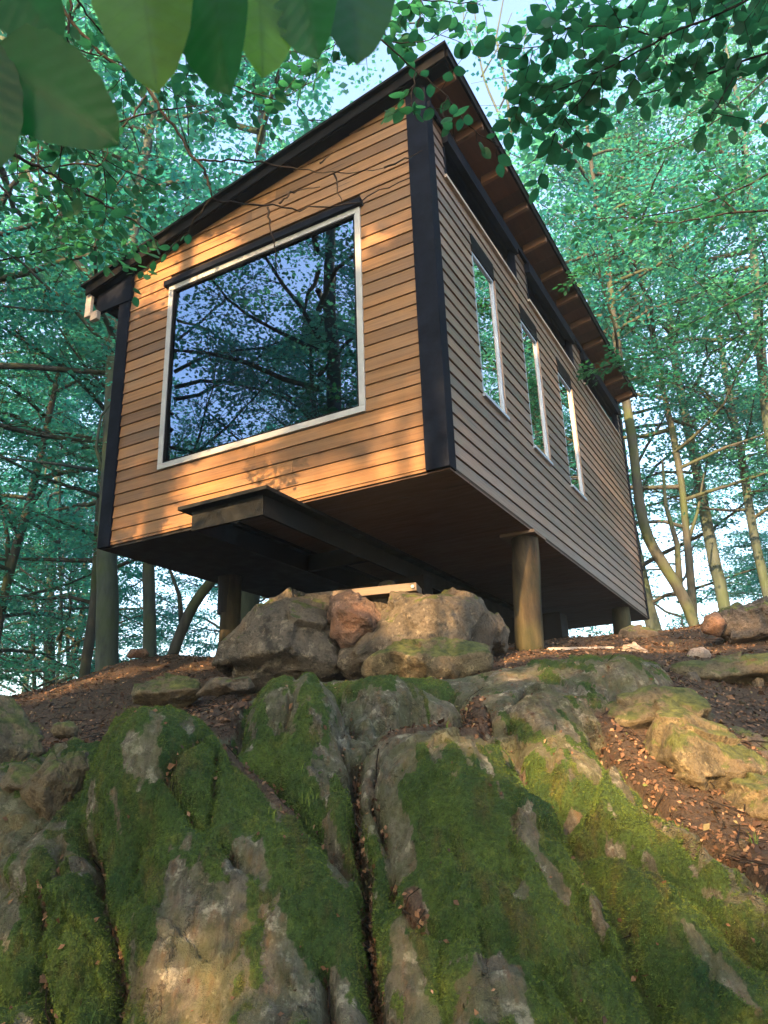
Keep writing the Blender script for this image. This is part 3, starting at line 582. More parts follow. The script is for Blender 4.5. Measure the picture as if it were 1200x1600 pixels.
# ------------------------------------------------------------------ cabin   (local x = -s, y = t, z = h; A = near lower corner)
A = np.array([.4663, 5.1791, 2.1044+CZ]); WD, LN = 3.51, 7.07
cab = empty('cabin', tuple(A), -YAW)
tag(cab, 'wooden cabin with lapped boards and a black sloping roof, raised on posts and boulders', 'cabin')
def roof_top(s): return 3.69-.19*s
RP, H0 = .1172, .028
def rows(lo, hi_fn, intervals_fn, emit, seed):
    random.seed(seed); h = lo
    while True:
        iv = intervals_fn(h, h+RP)
        if h > hi_fn: break
        for a, b in iv:
            if b-a > .02: emit(h, a, b)
        h += RP
def cut(iv, a, b):
    o = []
    for x, y in iv:
        if b <= x or a >= y: o.append((x, y))
        else:
            if x < a: o.append((x, a))
            if y > b: o.append((b, y))
    return o
GAPF, GAPS = .006, .010
WIN = (.65, 2.85, .62, 2.58)
def board_f(mb, h, a, b, gap, face, sgn):   # board on front (y- ) or back (y+) wall, s from a to b, cut to the roof slope
    lim = roof_top(0)-.035; sA = (lim-(h+RP))/.19; sB = (lim-h-.004)/.19
    if a < sA < b: board_z(mb, h, a, sA, gap, face, sgn, h+RP-gap, h+RP-gap); a = sA+1e-4
    if b <= sA: return board_z(mb, h, a, b, gap, face, sgn, h+RP-gap, h+RP-gap)
    b = min(b, sB)
    if b-a > .01: board_z(mb, h, a, b, gap, face, sgn, lim-.19*a-gap, max(h+.002, lim-.19*b-gap))
def board_z(mb, h, a, b, gap, face, sgn, za, zb):
    h1 = 0; to, ti = .021, .011
    y0 = face-sgn*0.; f = lambda o: face+sgn*o
    v = []
    for z, o in ((h, to), (h1, ti)):
        ylist = [f(o), f(0)] if sgn < 0 else [f(0), f(o)]
        for y in ylist:
            for x in (-b, -a): v.append((x, y, z if o == to else (zb if x == -b else za)))
    mb.hexa(v)
def board_s(mb, h, a, b, gap, face, sgn):
    h1 = h+RP-gap; to, ti = .021, .010; v = []
    for z, o in ((h, to), (h1, ti)):
        for y in (a, b):
            for x in ([face, face+o] if sgn > 0 else [face-o, face]): v.append((x, y, z))
    mb.hexa(v)
def split(a, b):      # boards butt at random joints
    if b-a < 2.6 or random.random() < .5: return [(a, b)]
    c = a+(b-a)*random.uniform(.35, .65); return [(a, c-.001), (c+.001, b)]
# front wall
fb = MB()
def ivf(h0, h1):
    iv = [(.16, 3.385)]
    if h1 > WIN[2]+.01 and h0 < WIN[3]+.04: iv = cut(iv, WIN[0], WIN[1])
    return iv
rows(H0, 3.55, ivf, lambda h, a, b: [board_f(fb, h, p, q, GAPF, 0, -1) for p, q in split(a, b)], 3)
fb.build('front_cladding', W_FRONT, cab)
# side wall (high side)
TALL = [(.84, 1.40), (2.15, 2.70), (3.45, 4.03)]; TH = (.97, 2.60)
CLER = [(.33, 2.12), (2.52, 4.28), (4.78, 6.78)]; CH = (2.86, 3.31)
def ivs(h0, h1):
    iv = [(.10, 7.0)]
    for a, b in TALL:
        if h1 > TH[0]+.02 and h0 < TH[1]-.02: iv = cut(iv, a, b)
    for a, b in CLER:
        if h1 > CH[0]+.02 and h0 < CH[1]-.02: iv = cut(iv, a, b)
    return iv
sb = MB(); rows(H0, 3.5, ivs, lambda h, a, b: [board_s(sb, h, p, q, GAPS, 0, 1) for p, q in split(a, b)], 9)
sb.build('side_cladding', W_SIDE, cab)
lb = MB(); rows(H0, 2.84, lambda a, b: [(.1, 7.)], lambda h, a, b: board_s(lb, h, a, b, GAPS, -WD, -1), 10); lb.build('side_cladding', W_SIDE, cab)
bb = MB(); rows(H0, 3.5, lambda h0, h1: [(.1, 3.4)], lambda h, a, b: board_f(bb, h, a, b, GAPF, LN, 1), 11); bb.build('back_cladding', W_FRONT, cab)
# wall cores with openings
def wall_x(mb, y0, y1, rects, zt):     # front wall core between y0,y1; rects in s,h
    s0, s1, h0, h1 = rects
    def seg(a, b, z0, z1f):
        v = []
        for top in (0, 1):
            for y in (y0, y1):
                for s in (b, a): v.append((-s, y, z1f(s) if top else z0))
        mb.hexa(v)
    seg(.02, s0, .03, zt); seg(s1, WD-.02, .03, zt); seg(s0, s1, h1, zt); mb.box(-s1, -s0, y0, y1, .03, h0)
wc = MB(); zt = lambda s: roof_top(s)-.06
wall_x(wc, .002, .12, WIN, zt)
v = []
for top in (0, 1):
    for y in (LN-.12, LN-.002):
        for s in (WD-.02, .02): v.append((-s, y, zt(s) if top else .03))
wc.hexa(v)
wc.box(-WD+.002, -WD+.12, .12, LN-.12, .03, 2.95)
ycur = .12; ops = sorted([(a, b, *TH) for a, b in TALL]+[(a, b, *CH) for a, b in CLER])
# side wall core: lower band, between tall windows, middle band, clerestory piers, top plate
x0, x1 = -.12, -.002
wc.box(x0, x1, .12, LN-.12, .03, TH[0]); prev = .12
for a, b in TALL: wc.box(x0, x1, prev, a, TH[0], TH[1]); prev = b
wc.box(x0, x1, prev, LN-.12, TH[0], TH[1]); wc.box(x0, x1, .12, LN-.12, TH[1], CH[0]); prev = .12
for a, b in CLER: wc.box(x0, x1, prev, a, CH[0], CH[1]); prev = b
wc.box(x0, x1, prev, LN-.12, CH[0], CH[1]); wc.box(x0, x1, .12, LN-.12, CH[1], 3.56)
wc.build('wall', WALLDARK, cab)
fl = MB(); fl.box(-WD+.13, -.13, .13, LN-.13, .06, .1); fl.box(-WD+.13, -.13, LN-.16, LN-.13, .1, 3.0)
fl.box(-WD+.13, -WD+.15, .13, LN-.16, .1, 2.95); fl.build('interior', INTER, cab)
# corner posts
def post(x0, x1, y0, y1, z0, z1): MB().box(x0, x1, y0, y1, z0, z1).build('corner_post', POST, cab, .006)
post(-.158, .034, -.036, .098, .0, 3.62); post(-WD-.03, -3.387, -.036, .08, -.01, 2.96)
post(-.12, .03, LN-.06, LN+.03, 0, 3.6); post(-WD-.03, -3.4, LN-.06, LN+.03, 0, 2.96)
# front bottom lip
MB().box(-3.385, -.16, -.016, -.001, .004, .024).build('drip_strip', W_FRONT, cab)
# roof
T0, T1 = -.14, LN+.25; S0, S1 = -.28, 3.95
def slab(mb, s0, s1, y0, y1, d0, d1):   # slab following the roof slope, offsets below roof top
    v = []
    for d in (d0, d1):
        for y in (y0, y1):
            for s in (s1, s0): v.append((-s, y, roof_top(s)-d))
    mb.hexa(v)
rf = MB(); slab(rf, S0-.03, S1+.03, T0-.03, T1, .02, 0.); rf.build('roof', BLACK, cab)
sf = MB(); 
yy = T0+.03
while yy < T1-.05: slab(sf, S0, S1-.02, yy, min(yy+.62, T1-.01), .045, .022); yy += .623
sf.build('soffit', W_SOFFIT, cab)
fa = MB(); slab(fa, S0+.0, S1, T0-.002, T0+.022, .118, .022); slab(fa, S0+.02, S1-.05, T0+.023, T0+.14, .122, .05); fa.build('fascia', BLACK, cab, .003)
ef = MB(); slab(ef, S0-.022, S0-.001, T0+.023, T1, .095, .021); ef.build('fascia', BLACK, cab)
fl2 = MB(); slab(fl2, S1+.001, S1+.022, T0+.06, T1, .14, .021); fl2.build('fascia', BLACK, cab)
top = MB(); slab(top, S0-.03, S1+.03, T0-.044, T0-.031, .022, -.004); top.build('roof_edge_trim', BLACK, cab)
ridge = MB()
for k in range(int((S1-S0)/.09)):
    s = S0+.05+k*.09; slab(ridge, s, s+.03, T0+.2, T1, -.001, -.010)
ridge.build('roof_ribs', BLACK, cab)
for k in range(12):
    y = .06+k*.632
    if y > T1-.05: break
    r = MB(); slab(r, S0+.004, -.004 if True else 0, y, y+.048, .135, .046); r.build('rafter', W_RAFTER, cab, .003)
    r = MB(); slab(r, WD+.03, S1-.03, y, y+.048, .135, .046); r.build('rafter', W_RAFTER, cab)
# top plate trim above clerestory
MB().box(.028, .06, .0, LN, 3.335, 3.40).build('top_trim', POST, cab)
# left eave bracket and gutter
MB().hexa([(-3.86, -.05, roof_top(3.86)-.34), (-3.36, -.05, roof_top(3.36)-.44), (-3.86, -.01, roof_top(3.86)-.34), (-3.36, -.01, roof_top(3.36)-.44),
           (-3.86, -.05, roof_top(3.86)-.125), (-3.36, -.05, roof_top(3.36)-.125), (-3.86, -.01, roof_top(3.86)-.125), (-3.36, -.01, roof_top(3.36)-.125)]).build('eave_bracket', POST, cab)
gt = MB(); gt.box(-3.98, -3.90, -.10, -.06, 2.58, 2.88); gt.box(-3.90, -3.80, -.09, -.04, 2.52, 2.62); gt.build('eave_end_board', W_PALE, cab, .004)
# big front window
def frame(mb, s0, s1, h0, h1, w_, y0, y1):
    mb.box(-s1, -s0, y0, y1, h0, h0+w_); mb.box(-s1, -s0, y0, y1, h1-w_, h1)
    mb.box(-s1, -s1+w_, y0, y1, h0+w_, h1-w_); mb.box(-s0-w_, -s0, y0, y1, h0+w_, h1-w_); return mb
wf = frame(MB(), *WIN, .055, -.032, .06); wobj = wf.build('window', ALU, cab, .004); wobj['label'] = 'large square picture window in a silver frame'
gm = frame(MB(), WIN[0]+.055, WIN[1]-.055, WIN[2]+.055, WIN[3]-.055, .018, -.02, .05).build('gasket', BLACK, wobj)
MB().box(-WIN[1]+.06, -WIN[0]-.06, .0, .008, WIN[2]+.06, WIN[3]-.06).build('pane', GLASS, wobj)
MB().box(-WIN[1]-.045, -WIN[0]+.03, -.065, -.001, WIN[3]+.002, WIN[3]+.06).build('window_flashing', POST, cab, .003)
# tall windows
def frame_s(mb, y0, y1, h0, h1, w_, x0, x1):
    mb.box(x0, x1, y0, y1, h0, h0+w_); mb.box(x0, x1, y0, y1, h1-w_, h1); mb.box(x0, x1, y0, y0+w_, h0+w_, h1-w_); mb.box(x0, x1, y1-w_, y1, h0+w_, h1-w_); return mb
for a, b in TALL:
    o = frame_s(MB(), a+.004, b-.004, TH[0]+.004, TH[1]-.17, .028, -.03, .012).build('window', BLUEFR, cab); o['label'] = 'tall narrow window with a black head panel'
    MB().box(-.012, -.004, a+.03, b-.03, TH[0]+.03, TH[1]-.19).build('pane', GLASS_S, o)
    MB().box(-.03, .022, a+.002, b-.002, TH[1]-.168, TH[1]+.02).build('head_panel', BLACK, o)
    j = MB(); j.box(.0, .026, b-.012, b+.010, TH[0]-.01, TH[1]-.17); j.build('jamb', W_SIDE, o)
    j = MB(); j.box(.0, .04, a-.01, b+.012, TH[0]-.03, TH[0]+.0).build('sill', BLUEFR, o)
for a, b in CLER:
    o = frame_s(MB(), a+.004, b-.004, CH[0]+.004, CH[1]-.004, .03, -.03, .02).build('window', POST, cab); o['label'] = 'long low clerestory window under the eave'
    MB().box(-.012, -.004, a+.03, b-.03, CH[0]+.03, CH[1]-.03).build('pane', GLASS, o)
    MB().box(.0, .042, a-.02, b+.02, CH[0]-.022, CH[0]+.008).build('sill', W_PALE, o)
    MB().box(.0, .036, b-.03, b+.004, CH[0]+.008, CH[1]-.05).build('jamb', POST, o)
    MB().box(.021, .075, a-.02, b+.02, CH[1]-.10, CH[1]+.02).build('shutter_bar', POST, o)
# underside
up = MB(); ed = [.0, .36, 1.58, 2.80, 4.02, 5.24, 6.46, LN]
for i in range(7):
    up.box(-2.32, .02, ed[i]+.003, ed[i+1]-.003, -.012, .003)
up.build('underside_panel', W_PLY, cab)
MB().box(-WD-.0, -2.325, -.0, LN, -.02, .002).build('underside_dark_panel', NEARBLACK, cab)  # near-black panel over the left part of the underside
MB().box(-WD, .02, .02, LN-.02, .003, .028).build('floor_deck', WALLDARK, cab)
# chassis
ch = MB(); ch.box(-2.11, -1.24, -.50, -.31, -.052, -.022); ch.box(-1.40, -1.24, -.308, 6.2, -.052, -.022); ch.box(-2.11, -1.95, -.308, 6.2, -.052, -.022)
ch.build('chassis_flange', STEEL, cab, .002)
ch = MB(); ch.box(-2.03, -1.33, -.42, -.395, -.215, -.054); ch.box(-1.358, -1.33, -.393, 6.2, -.215, -.054); ch.box(-2.03, -2.0, -.393, 6.2, -.215, -.054)
for y in (1.15, 3.4, 5.8): ch.box(-1.998, -1.36, y, y+.06, -.21, -.056)
ch.build('chassis_web', STEEL, cab, .002)
MB().box(-2.15, -1.15, 1.9, 2.1, -.5, -.218).build('support_beam', NEARBLACK, cab)
MB().box(-2.6, -.6, 4.6, 4.9, -.62, -.218).build('support_beam', NEARBLACK, cab)
MB().box(-2.4, -.5, 4.4, 5.2, -1.3, -.62).build('footing_block', NEARBLACK, cab)
# log posts
def logpost(s, t, r, z0, z1, label, seed):
    n = 20; pts = [(0, 0, z0+(z1-z0)*k/6.) for k in range(7)]; V, Fc = tube_np(pts, r, n)
    V = np.array(V); V[:, :2] *= (1+.05*vnoise(V+seed*7, 5, seed)+.02*vnoise(V+seed, 17, seed))[:, None]; V[:, 0] += .03*np.sin(V[:, 2]*2+seed)
    mb = MB(); mb.add(V+np.array([-s, t, 0]), Fc, .3+.1*seed); o = mb.build('support_post', LOGM, cab, smooth=False); o['label'] = label
    me = o.data; me.polygons.foreach_set('use_smooth', [len(p.vertices) == 4 and abs(p.normal.z) < .5 for p in me.polygons]); return o
p1 = logpost(.02+.09, 1.90, .125, -1.22, -.02, 'weathered round log post under the near side wall', 1)
MB().box(-.27, .06, 1.74, 2.08, -.04, -.013).build('cap_plate', W_OLD, p1)
p2 = logpost(3.22, 1.46, .105, -1.35, -.02, 'round log post at the left with a black top', 2)
mb = MB(); V, Fc = tube_np([(0, 0, -.42), (0, 0, -.022)], .118, 20); mb.add(V+np.array([-3.22, 1.46, 0]), Fc, .5); mb.build('post_sleeve', NEARBLACK, p2)
logpost(.15, 5.9, .12, -1.4, -.02, 'far log post deep in shadow under the cabin', 1); logpost(3.2, 5.9, .12, -1.8, -.02, 'far left log post under the cabin', 2)
# plank resting on the boulders
def cabpt(s, t, h): v = Vector((-s, t, h)); return cab.matrix_basis @ v
pa, pb = P(428, 944, 6.72), P(655, 921, 6.42); dv = pb-pa; L = float(np.linalg.norm(dv))
pk = MB(); pk.box(0, L, -.12, .12, -.035, .035, .6); o = pk.build('timber_plank', W_OLD, None, .005); o.location = pa; o.rotation_euler = (0, -math.asin(dv[2]/L), math.atan2(dv[1], dv[0]))
tag(o, 'old dark plank laid across the boulders under the cabin', 'plank')
nl = MB(); V, Fc = tube_np([(L-.03, -.14, .0), (L-.03, -.118, .0)], .014, 8); nl.add(V, Fc); nl.build('bolt_head', WHITE, o)
o = MB().box(-.30, .30, -.06, .06, -.02, .02).build('pale_board', W_PALE, None, .004); q = P(905, 1016, 6.9); o.location = (q[0], q[1], q[2]-.0); o.rotation_euler = (0, 0, .1)
tag(o, 'pale bluish board lying on the ground right of the upright log', 'board')
# ------------------------------------------------------------------ trees
def unit(v): return v/(np.linalg.norm(v)+1e-9)
def make_crown(seed, Hc, Rc, nl, leaf, nlimb=26, dens=1.):
    "limb mesh + leaf mesh around the local z axis, from z=0 to z=Hc"
    r = np.random.default_rng(seed); LV = []; LF = []; nv = 0; cen = []; nrm = []
    for k in range(nlimb):
        z0 = Hc*(k+.5*r.random())/nlimb; az = r.random()*6.283; u = z0/Hc
        L = Rc*(.35+.65*math.sin(math.pi*min(1, (.18+.82*u))**.8))*(.7+.5*r.random())*(1-.45*max(0, u-.7)/.3)
        d = np.array([math.cos(az), math.sin(az), .25+.5*u*r.random()]); pts = [np.array([0, 0, z0])]
        n = 7
        for j in range(n):
            d = unit(d+r.normal(size=3)*.16+np.array([0, 0, -.02])); pts.append(pts[-1]+d*L/n)
        pts = np.array(pts); V, Fc = tube_np(pts, np.linspace(.012+.009*L, .004, n+1), 5, False); LV.append(V); LF += [tuple(nv+i for i in f) for f in Fc]; nv += len(V)
        for j in range(2, n+1):
            for q in range(3):
                az2 = r.random()*6.283; d2 = unit(np.array([math.cos(az2), math.sin(az2), .12*r.normal()])+d*.6); l2 = .35+.75*r.random()
                p2 = pts[j]+d2*l2; V, Fc = tube_np(np.array([pts[j], (pts[j]+p2)/2+r.normal(size=3)*.05, p2]), [.008, .006, .003], 4, False); LV.append(V); LF += [tuple(nv+i for i in f) for f in Fc]; nv += len(V)
                cen.append((pts[j]*.35+p2*.65, d2, l2))
    per = max(4, int(nl/len(cen))); Vs = []; 
    C = []; N = []
    for c, d2, l2 in cen:
        nn = unit(np.array([r.normal()*.22, r.normal()*.22, 1])); a = unit(d2-nn*(d2@nn)); b = np.cross(nn, a)
        m_ = int(per*(.5+r.random())); rr = np.sqrt(r.random(m_)); th = r.random(m_)*6.283
        C.append(c+np.outer(rr*np.cos(th)*l2*.85, a)+np.outer(rr*np.sin(th)*l2*.5, b)+np.outer(r.normal(size=m_)*.05-.07*rr, nn)); N.append(np.tile(nn, (m_, 1)))
    C = np.concatenate(C); N = np.concatenate(N); n = len(C)
    N = N+r.normal(size=(n, 3))*.38; N /= np.linalg.norm(N, axis=1)[:, None]; a = np.cross(N, r.normal(size=(n, 3))); a /= np.linalg.norm(a, axis=1)[:, None]; b = np.cross(N, a)
    s = (leaf*(.7+.6*r.random(n)))[:, None]
    V = np.stack([C-a*s*.5, C-b*s*.33-a*s*.04, C+a*s*.5, C+b*s*.33-a*s*.04], 1).reshape(-1, 3)
    leaves = np_mesh('leaves', V, np.arange(4*n).reshape(n, 4), LEAF_FAR, False, {'rnd': r.random(n)})
    limbs = np_mesh('limbs', np.concatenate(LV), LF, BARK_B, True)
    return limbs, leaves
CROWNS = [make_crown(1, 9, 3.8, 58000, .078, 30), make_crown(2, 11, 4.4, 72000, .08, 34), make_crown(3, 7, 3.2, 42000, .076), make_crown(4, 10, 3.6, 36000, .082, 22), make_crown(11, 9, 3.9, 19000, .082, 24), make_crown(12, 11, 4.4, 24000, .084, 28), make_crown(13, 7, 3.6, 14000, .08, 20), make_crown(21, 11, 4.2, 76000, .085, 14)]
def limb_curve(p0, p1, r, n, wob_):
    return [p0+(p1-p0)*k/(n-1)+(r.normal(size=3)*wob_ if 0 < k < n-1 else 0) for k in range(n)]
def pix_tree(pl, Y, wpx, crown, label, group=None, top=13., cz=None, cs=1., bark=BARK_A, forks=(), az=0., name='beech_tree', lean=None):
    "trunk through the photo pixels pl (base first) at depth Y, carried down into the ground and on upward"
    Yl = Y if isinstance(Y, (list, tuple)) else [Y]*len(pl)
    pts = [P(x, y, yy) for (x, y), yy in zip(pl, Yl)]; r0 = wpx*Yl[0]/F_PX/2
    b = pts[0]; d = unit(pts[0]-pts[1]); d = unit(d*.5+np.array([0, 0, -.5])); g0 = float(base_h(b[:2])[0])-.35
    if b[2] > g0: pts = [b+d*((b[2]-g0)/abs(d[2]))]+pts
    base = pts[0]; nfix = len(pts)
    d = unit(pts[-1]-pts[-2]); z = pts[-1][2]; d = unit(d+np.array([0, 0, 1.2])) if lean is None else unit(np.array(lean, float))
    while pts[-1][2] < top+base[2]: pts.append(pts[-1]+d*1.3+np.array([random.uniform(-.06, .06), random.uniform(-.06, .06), 0]))
    pts = np.array(pts); zz = (pts[:, 2]-base[2])/(pts[-1][2]-base[2]); rad = r0*(1-.82*zz**1.1); rad[0] *= 1.25
    t = empty(name, tuple(base)); tag(t, label, 'tree', group)
    # densify
    tt = np.linspace(0, len(pts)-1, len(pts)*4); P2 = np.column_stack([np.interp(tt, np.arange(len(pts)), pts[:, k]) for k in range(3)]); R2 = np.interp(tt, np.arange(len(pts)), rad)
    for _ in range(2): P2[1:-1] = (P2[:-2]+2*P2[1:-1]+P2[2:])/4
    V, Fc = tube_np(P2-base, R2, 14); V = V*1.
    V += (V-np.repeat(P2-base, 14, axis=0))*(.10*vnoise(V, 3, 5)+.05*vnoise(V, 11, 6))[:, None]
    mb = MB(); mb.add(V, Fc, .5)
    for fk in forks:
        fp = np.array([P(x, y, yy) for x, y, yy in fk[:-1]])-base; V, Fc = tube_np(fp, np.linspace(fk[-1], fk[-1]*.35, len(fp)), 8); mb.add(V, Fc, .5)
    mb.build('trunk', bark, t, smooth=True)
    if crown is not None:
        crown = (4, 5, 6, 4)[crown] if crown < 4 else crown
        cz_ = cz if cz is not None else 4.; k = int(np.argmin(np.abs(P2[:, 2]-base[2]-cz_))); c0 = P2[k]-base; dr = unit(P2[-1]-P2[k]) if k < len(P2)-1 else np.array([0, 0, 1.])
        q = Vector((0, 0, 1)).rotation_difference(Vector(dr))
        for me, nm in zip(CROWNS[crown], ('limbs', 'leaves')):
            o = ob(nm, me, t); o.location = c0; o.rotation_mode = 'QUATERNION'; o.rotation_quaternion = q @ Vector((0, 0, 1)).rotation_difference(Vector((0, 0, 1)));
            o.rotation_quaternion = q @ __import__('mathutils').Quaternion((0, 0, 1), az); o.scale = (cs, cs, cs)
    return t
random.seed(11)
pix_tree([(168, 1040), (166, 860), (176, 650), (180, 520), (200, 420)], 11, 38, 1, 'thick pale grey trunk just left of the cabin corner', top=15, cz=5.5, forks=[((182, 540, 11), (150, 440, 10.8), (110, 400, 10.6), (70, 330, 10.4), (40, 260, 10), .07), ((168, 760, 11), (150, 700, 10.9), (158, 650, 10.8), (190, 610, 10.7), .035), ((150, 735, 10.8), (90, 725, 10.5), (0, 715, 10), .035)])
pix_tree([(235, 1025), (232, 880), (230, 760)], 13, 25, 0, 'straight trunk seen below the cabin between the thick trunk and the leaning one', top=14, cz=5, az=1)
pix_tree([(262, 1040), (300, 945), (345, 890), (400, 800)], 12, 22, 2, 'trunk leaning right beneath the left side of the cabin', top=9, cz=4, bark=BARK_B, forks=[((285, 985, 12), (280, 930, 12), (262, 880, 12), .05)])
pix_tree([(133, 1045), (147, 950), (152, 880), (158, 760)], 14, 21, 3, 'slightly leaning trunk immediately left of the thick pale trunk', top=14, cz=5, bark=BARK_B)
pix_tree([(-12, 1020), (15, 890), (42, 800), (62, 720)], 14, 22, 0, 'forked trunk curving in from the left edge', top=13, cz=4, az=2, bark=BARK_B, forks=[((12, 900, 14), (12, 840, 14), (0, 780, 13.8), .06), ((40, 800, 14), (85, 740, 13.8), (60, 690, 13.5), .05)])
pix_tree([(90, 1062), (97, 960), (92, 850), (95, 700)], 18, 8, 3, 'thin sapling stem in the gap of light at the left', top=12, cz=4)
pix_tree([(55, 1070), (50, 980), (58, 880)], 22, 9, 2, 'thin distant stem left of the sapling in the gap', top=13, cz=3)
pix_tree([(108, 1060), (105, 990), (116, 900)], 24, 9, 0, 'thin distant stem right of the sapling in the gap', top=13, cz=4)
pix_tree([(1134, 955), (1108, 840), (1086, 720), (1064, 620), (1050, 540), (1042, 440)], 16, 25, 1, 'tall pale trunk with a sunlit foot right of the cabin', top=18, cz=7.5, az=2.5)
pix_tree([(1090, 988), (1062, 920), (1012, 845), (998, 780), (990, 700)], 12, 20, 6, 'curving mottled trunk nearest the far end of the cabin', top=13, cz=5.5, az=1.7, bark=BARK_B, forks=[((1062, 920, 12), (1058, 850, 12), (1040, 790, 12), (1035, 720, 12), .06)])
pix_tree([(1084, 975), (1078, 890), (1072, 830), (1066, 760), (1052, 680)], 14, 16, 3, 'slim upright trunk between the curving one and the tall pale one', top=14, cz=5, bark=BARK_B, forks=[((1074, 850, 14), (1090, 800, 14), (1100, 740, 14), .04)])
pix_tree([(1212, 985), (1176, 830), (1160, 720), (1140, 620)], 15, 20, 2, 'trunk slanting up to the left near the right edge', top=15, cz=6)
pix_tree([(1222, 800), (1192, 600), (1178, 400), (1168, 250)], 13, 27, 1, 'broad trunk high up along the right edge', top=16, cz=6.5, az=.6)
pix_tree([(830, 1000), (800, 220), (752, 120), (740, 0)], [17, 17, 17, 17], 14, None, 'thin bare trunk rising against the bright sky behind the roof peak', top=15, name='bare_tree',
         forks=[((800, 220, 17), (790, 130, 17), (775, 60, 17), (790, -20, 17), .05), ((752, 120, 17), (775, 80, 17), (800, 20, 17), .03), ((780, 170, 17), (815, 100, 17), (825, 30, 17), .03), ((748, 90, 17), (725, 40, 17), (722, -20, 17), .025)])
# trees further off: copies of four trees
random.seed(21)
def wood_tree(kind, x, y, h, cz_, cs):
    t = empty('beech_tree', (x, y, float(base_h(np.array([[x, y]]))[0])-.2)); rr = np.random.default_rng(kind+50)
    pts = [np.zeros(3)]; d = np.array([rr.normal()*.05, rr.normal()*.05, 1.])
    while pts[-1][2] < h: d = unit(d+np.array([rr.normal()*.06, rr.normal()*.06, .1])); pts.append(pts[-1]+d*.9)
    pts = np.array(pts); V, Fc = tube_np(pts, np.linspace(.19, .04, len(pts)), 10); V = V+.0; mb = MB(); mb.add(V, Fc, .5); mb.build('trunk', BARK_A, t, smooth=True)
    k = int(np.argmin(np.abs(pts[:, 2]-cz_)))
    for me, nm in zip(CROWNS[kind], ('limbs', 'leaves')): o = ob(nm, me, t); o.location = pts[k]; o.scale = (cs,)*3
    return t
def copy_tree(t, x, y, rz, sc):
    c = t.copy(); link(c)
    for ch in t.children: k = ch.copy(); link(k); k.parent = c
    c.location = (x, y, float(base_h(np.array([[x, y]]))[0])-.2); c.rotation_euler = (0, 0, rz); c.scale = (sc,)*3
    return c
protos = {}
def place(kind, x, y, sc, label, group, low=False):
    key = (kind, low)
    if key not in protos: protos[key] = t = wood_tree(kind, x, y, 13 if not low else 9, 4.5 if not low else 1.2, 1.); t.scale = (sc,)*3; t.rotation_euler = (0, 0, random.random()*6)
    else: t = copy_tree(protos[key], x, y, random.random()*6.28, sc)
    return tag(t, label, 'tree', group)
GF = 'trees of the forest behind the cabin'; LF_ = 'leafy beech deep in the forest behind, lost among the others'
FILL = [(-9, 13), (-13, 17), (-3, 21), (-10, 24), (-16, 27), (2, 23), (7, 20), (12, 18), (15, 25), (19, 30), (4, 31), (-4, 30), (-12, 34), (22, 40), (2, 42), (14, 13), (-11, 10)]
for k, (x, y) in enumerate(FILL):
    x += random.uniform(-.8, .8); y += random.uniform(-.8, .8); place((4, 5, 6, 1, 4, 5)[k % 6], x, y, random.uniform(.9, 1.25)*(1+max(0, y-25)*.012), LF_, GF)
place(5, -2.6, 12.8, 1.42, 'tall beech whose crown shows above the middle of the sloping roof', GF); place(4, -6.5, 11.0, 1.25, 'beech whose crown shows above the low end of the roof', GF)
LOW = [(-9, 22), (-15, 25), (-5, 27), (13, 25), (18, 24), (12, 32), (-19, 40), (27, 36), (0, 36)]
for k, (x, y) in enumerate(LOW):
    place((4, 6, 5)[k % 3], x+random.uniform(-.8, .8), y, random.uniform(.85, 1.15)*(1+max(0, y-25)*.01), 'low-branched young beech in the understorey behind, one of many', 'understorey trees behind the cabin', True)
# canopy beside and behind the photographer: it shades the clearing and is mirrored in the windows
GB = 'trees standing behind the photographer'; LB = 'leafy beech standing behind the photographer'
BACK = [(-10.5, .2), (-12.5, -4.5), (-7, -1.8), (-16, 2), (-20, -4), (-12, -14), (-5.5, 3), (-7.5, -4.5), (-4.3, -9), (-11, -1), (-13, -8), (-8, -13), (0.5, -13), (-16, -3), (-17, -14), (-10, 4.5), (8, -5), (5, -12), (-20, 3), (-24, -8), (-4, -19), (12, 7)]
for k, (x, y) in enumerate(BACK): place((4+k % 3) if not -6.2 < x*.927-y*.375 < 2 else 7, x, y, random.uniform(.9, 1.2), LB, GB)
for k, (x, y) in enumerate([(-5.1, -6.2), (-1.6, -7.6), (1.2, -8.0)]): place(2, x, y, .8, 'low-branched beech behind the photographer', GB, True)
# ------------------------------------------------------------------ near branches
def leaf_geo(L, Wd, curl, fold):
    n = 7; V = []; U = []
    for i in range(n+1):
        t = i/n; wv = Wd*.5*(math.sin(math.pi*t**.85)**.8 if 0 < t < 1 else 0.)*(1+.05*math.sin(t*40))
        for a in (-1, -.5, 0, .5, 1): V.append((a*wv, t*L, -curl*L*t*t+fold*abs(a)*wv-abs(a)**3*wv*.25)); U.append((.5+a*.5*max(.02, wv/(Wd*.5)), t))
    Fc = [(i*5+j, i*5+j+1, (i+1)*5+j+1, (i+1)*5+j) for i in range(n) for j in range(4)]
    return np.array(V), np.array(Fc), np.array(U)
LG = [leaf_geo(1, .66, .12, .15), leaf_geo(1, .6, -.05, .3), leaf_geo(1, .72, .3, .05), leaf_geo(1, .64, .05, .2)]
def put_leaf(acc, p, d, n, L):
    V, Fc, U = LG[int(rng.integers(4))]; y = unit(d); z = unit(n-y*(n@y)); x = np.cross(y, z)
    b = sum(len(q) for q in acc['v']); acc['v'].append(p+(V[:, :1]*x+V[:, 1:2]*y+V[:, 2:]*z)*L); acc['f'].append(Fc+b); acc['u'].append(U); acc['r'].append(np.full(len(Fc), rng.random()))
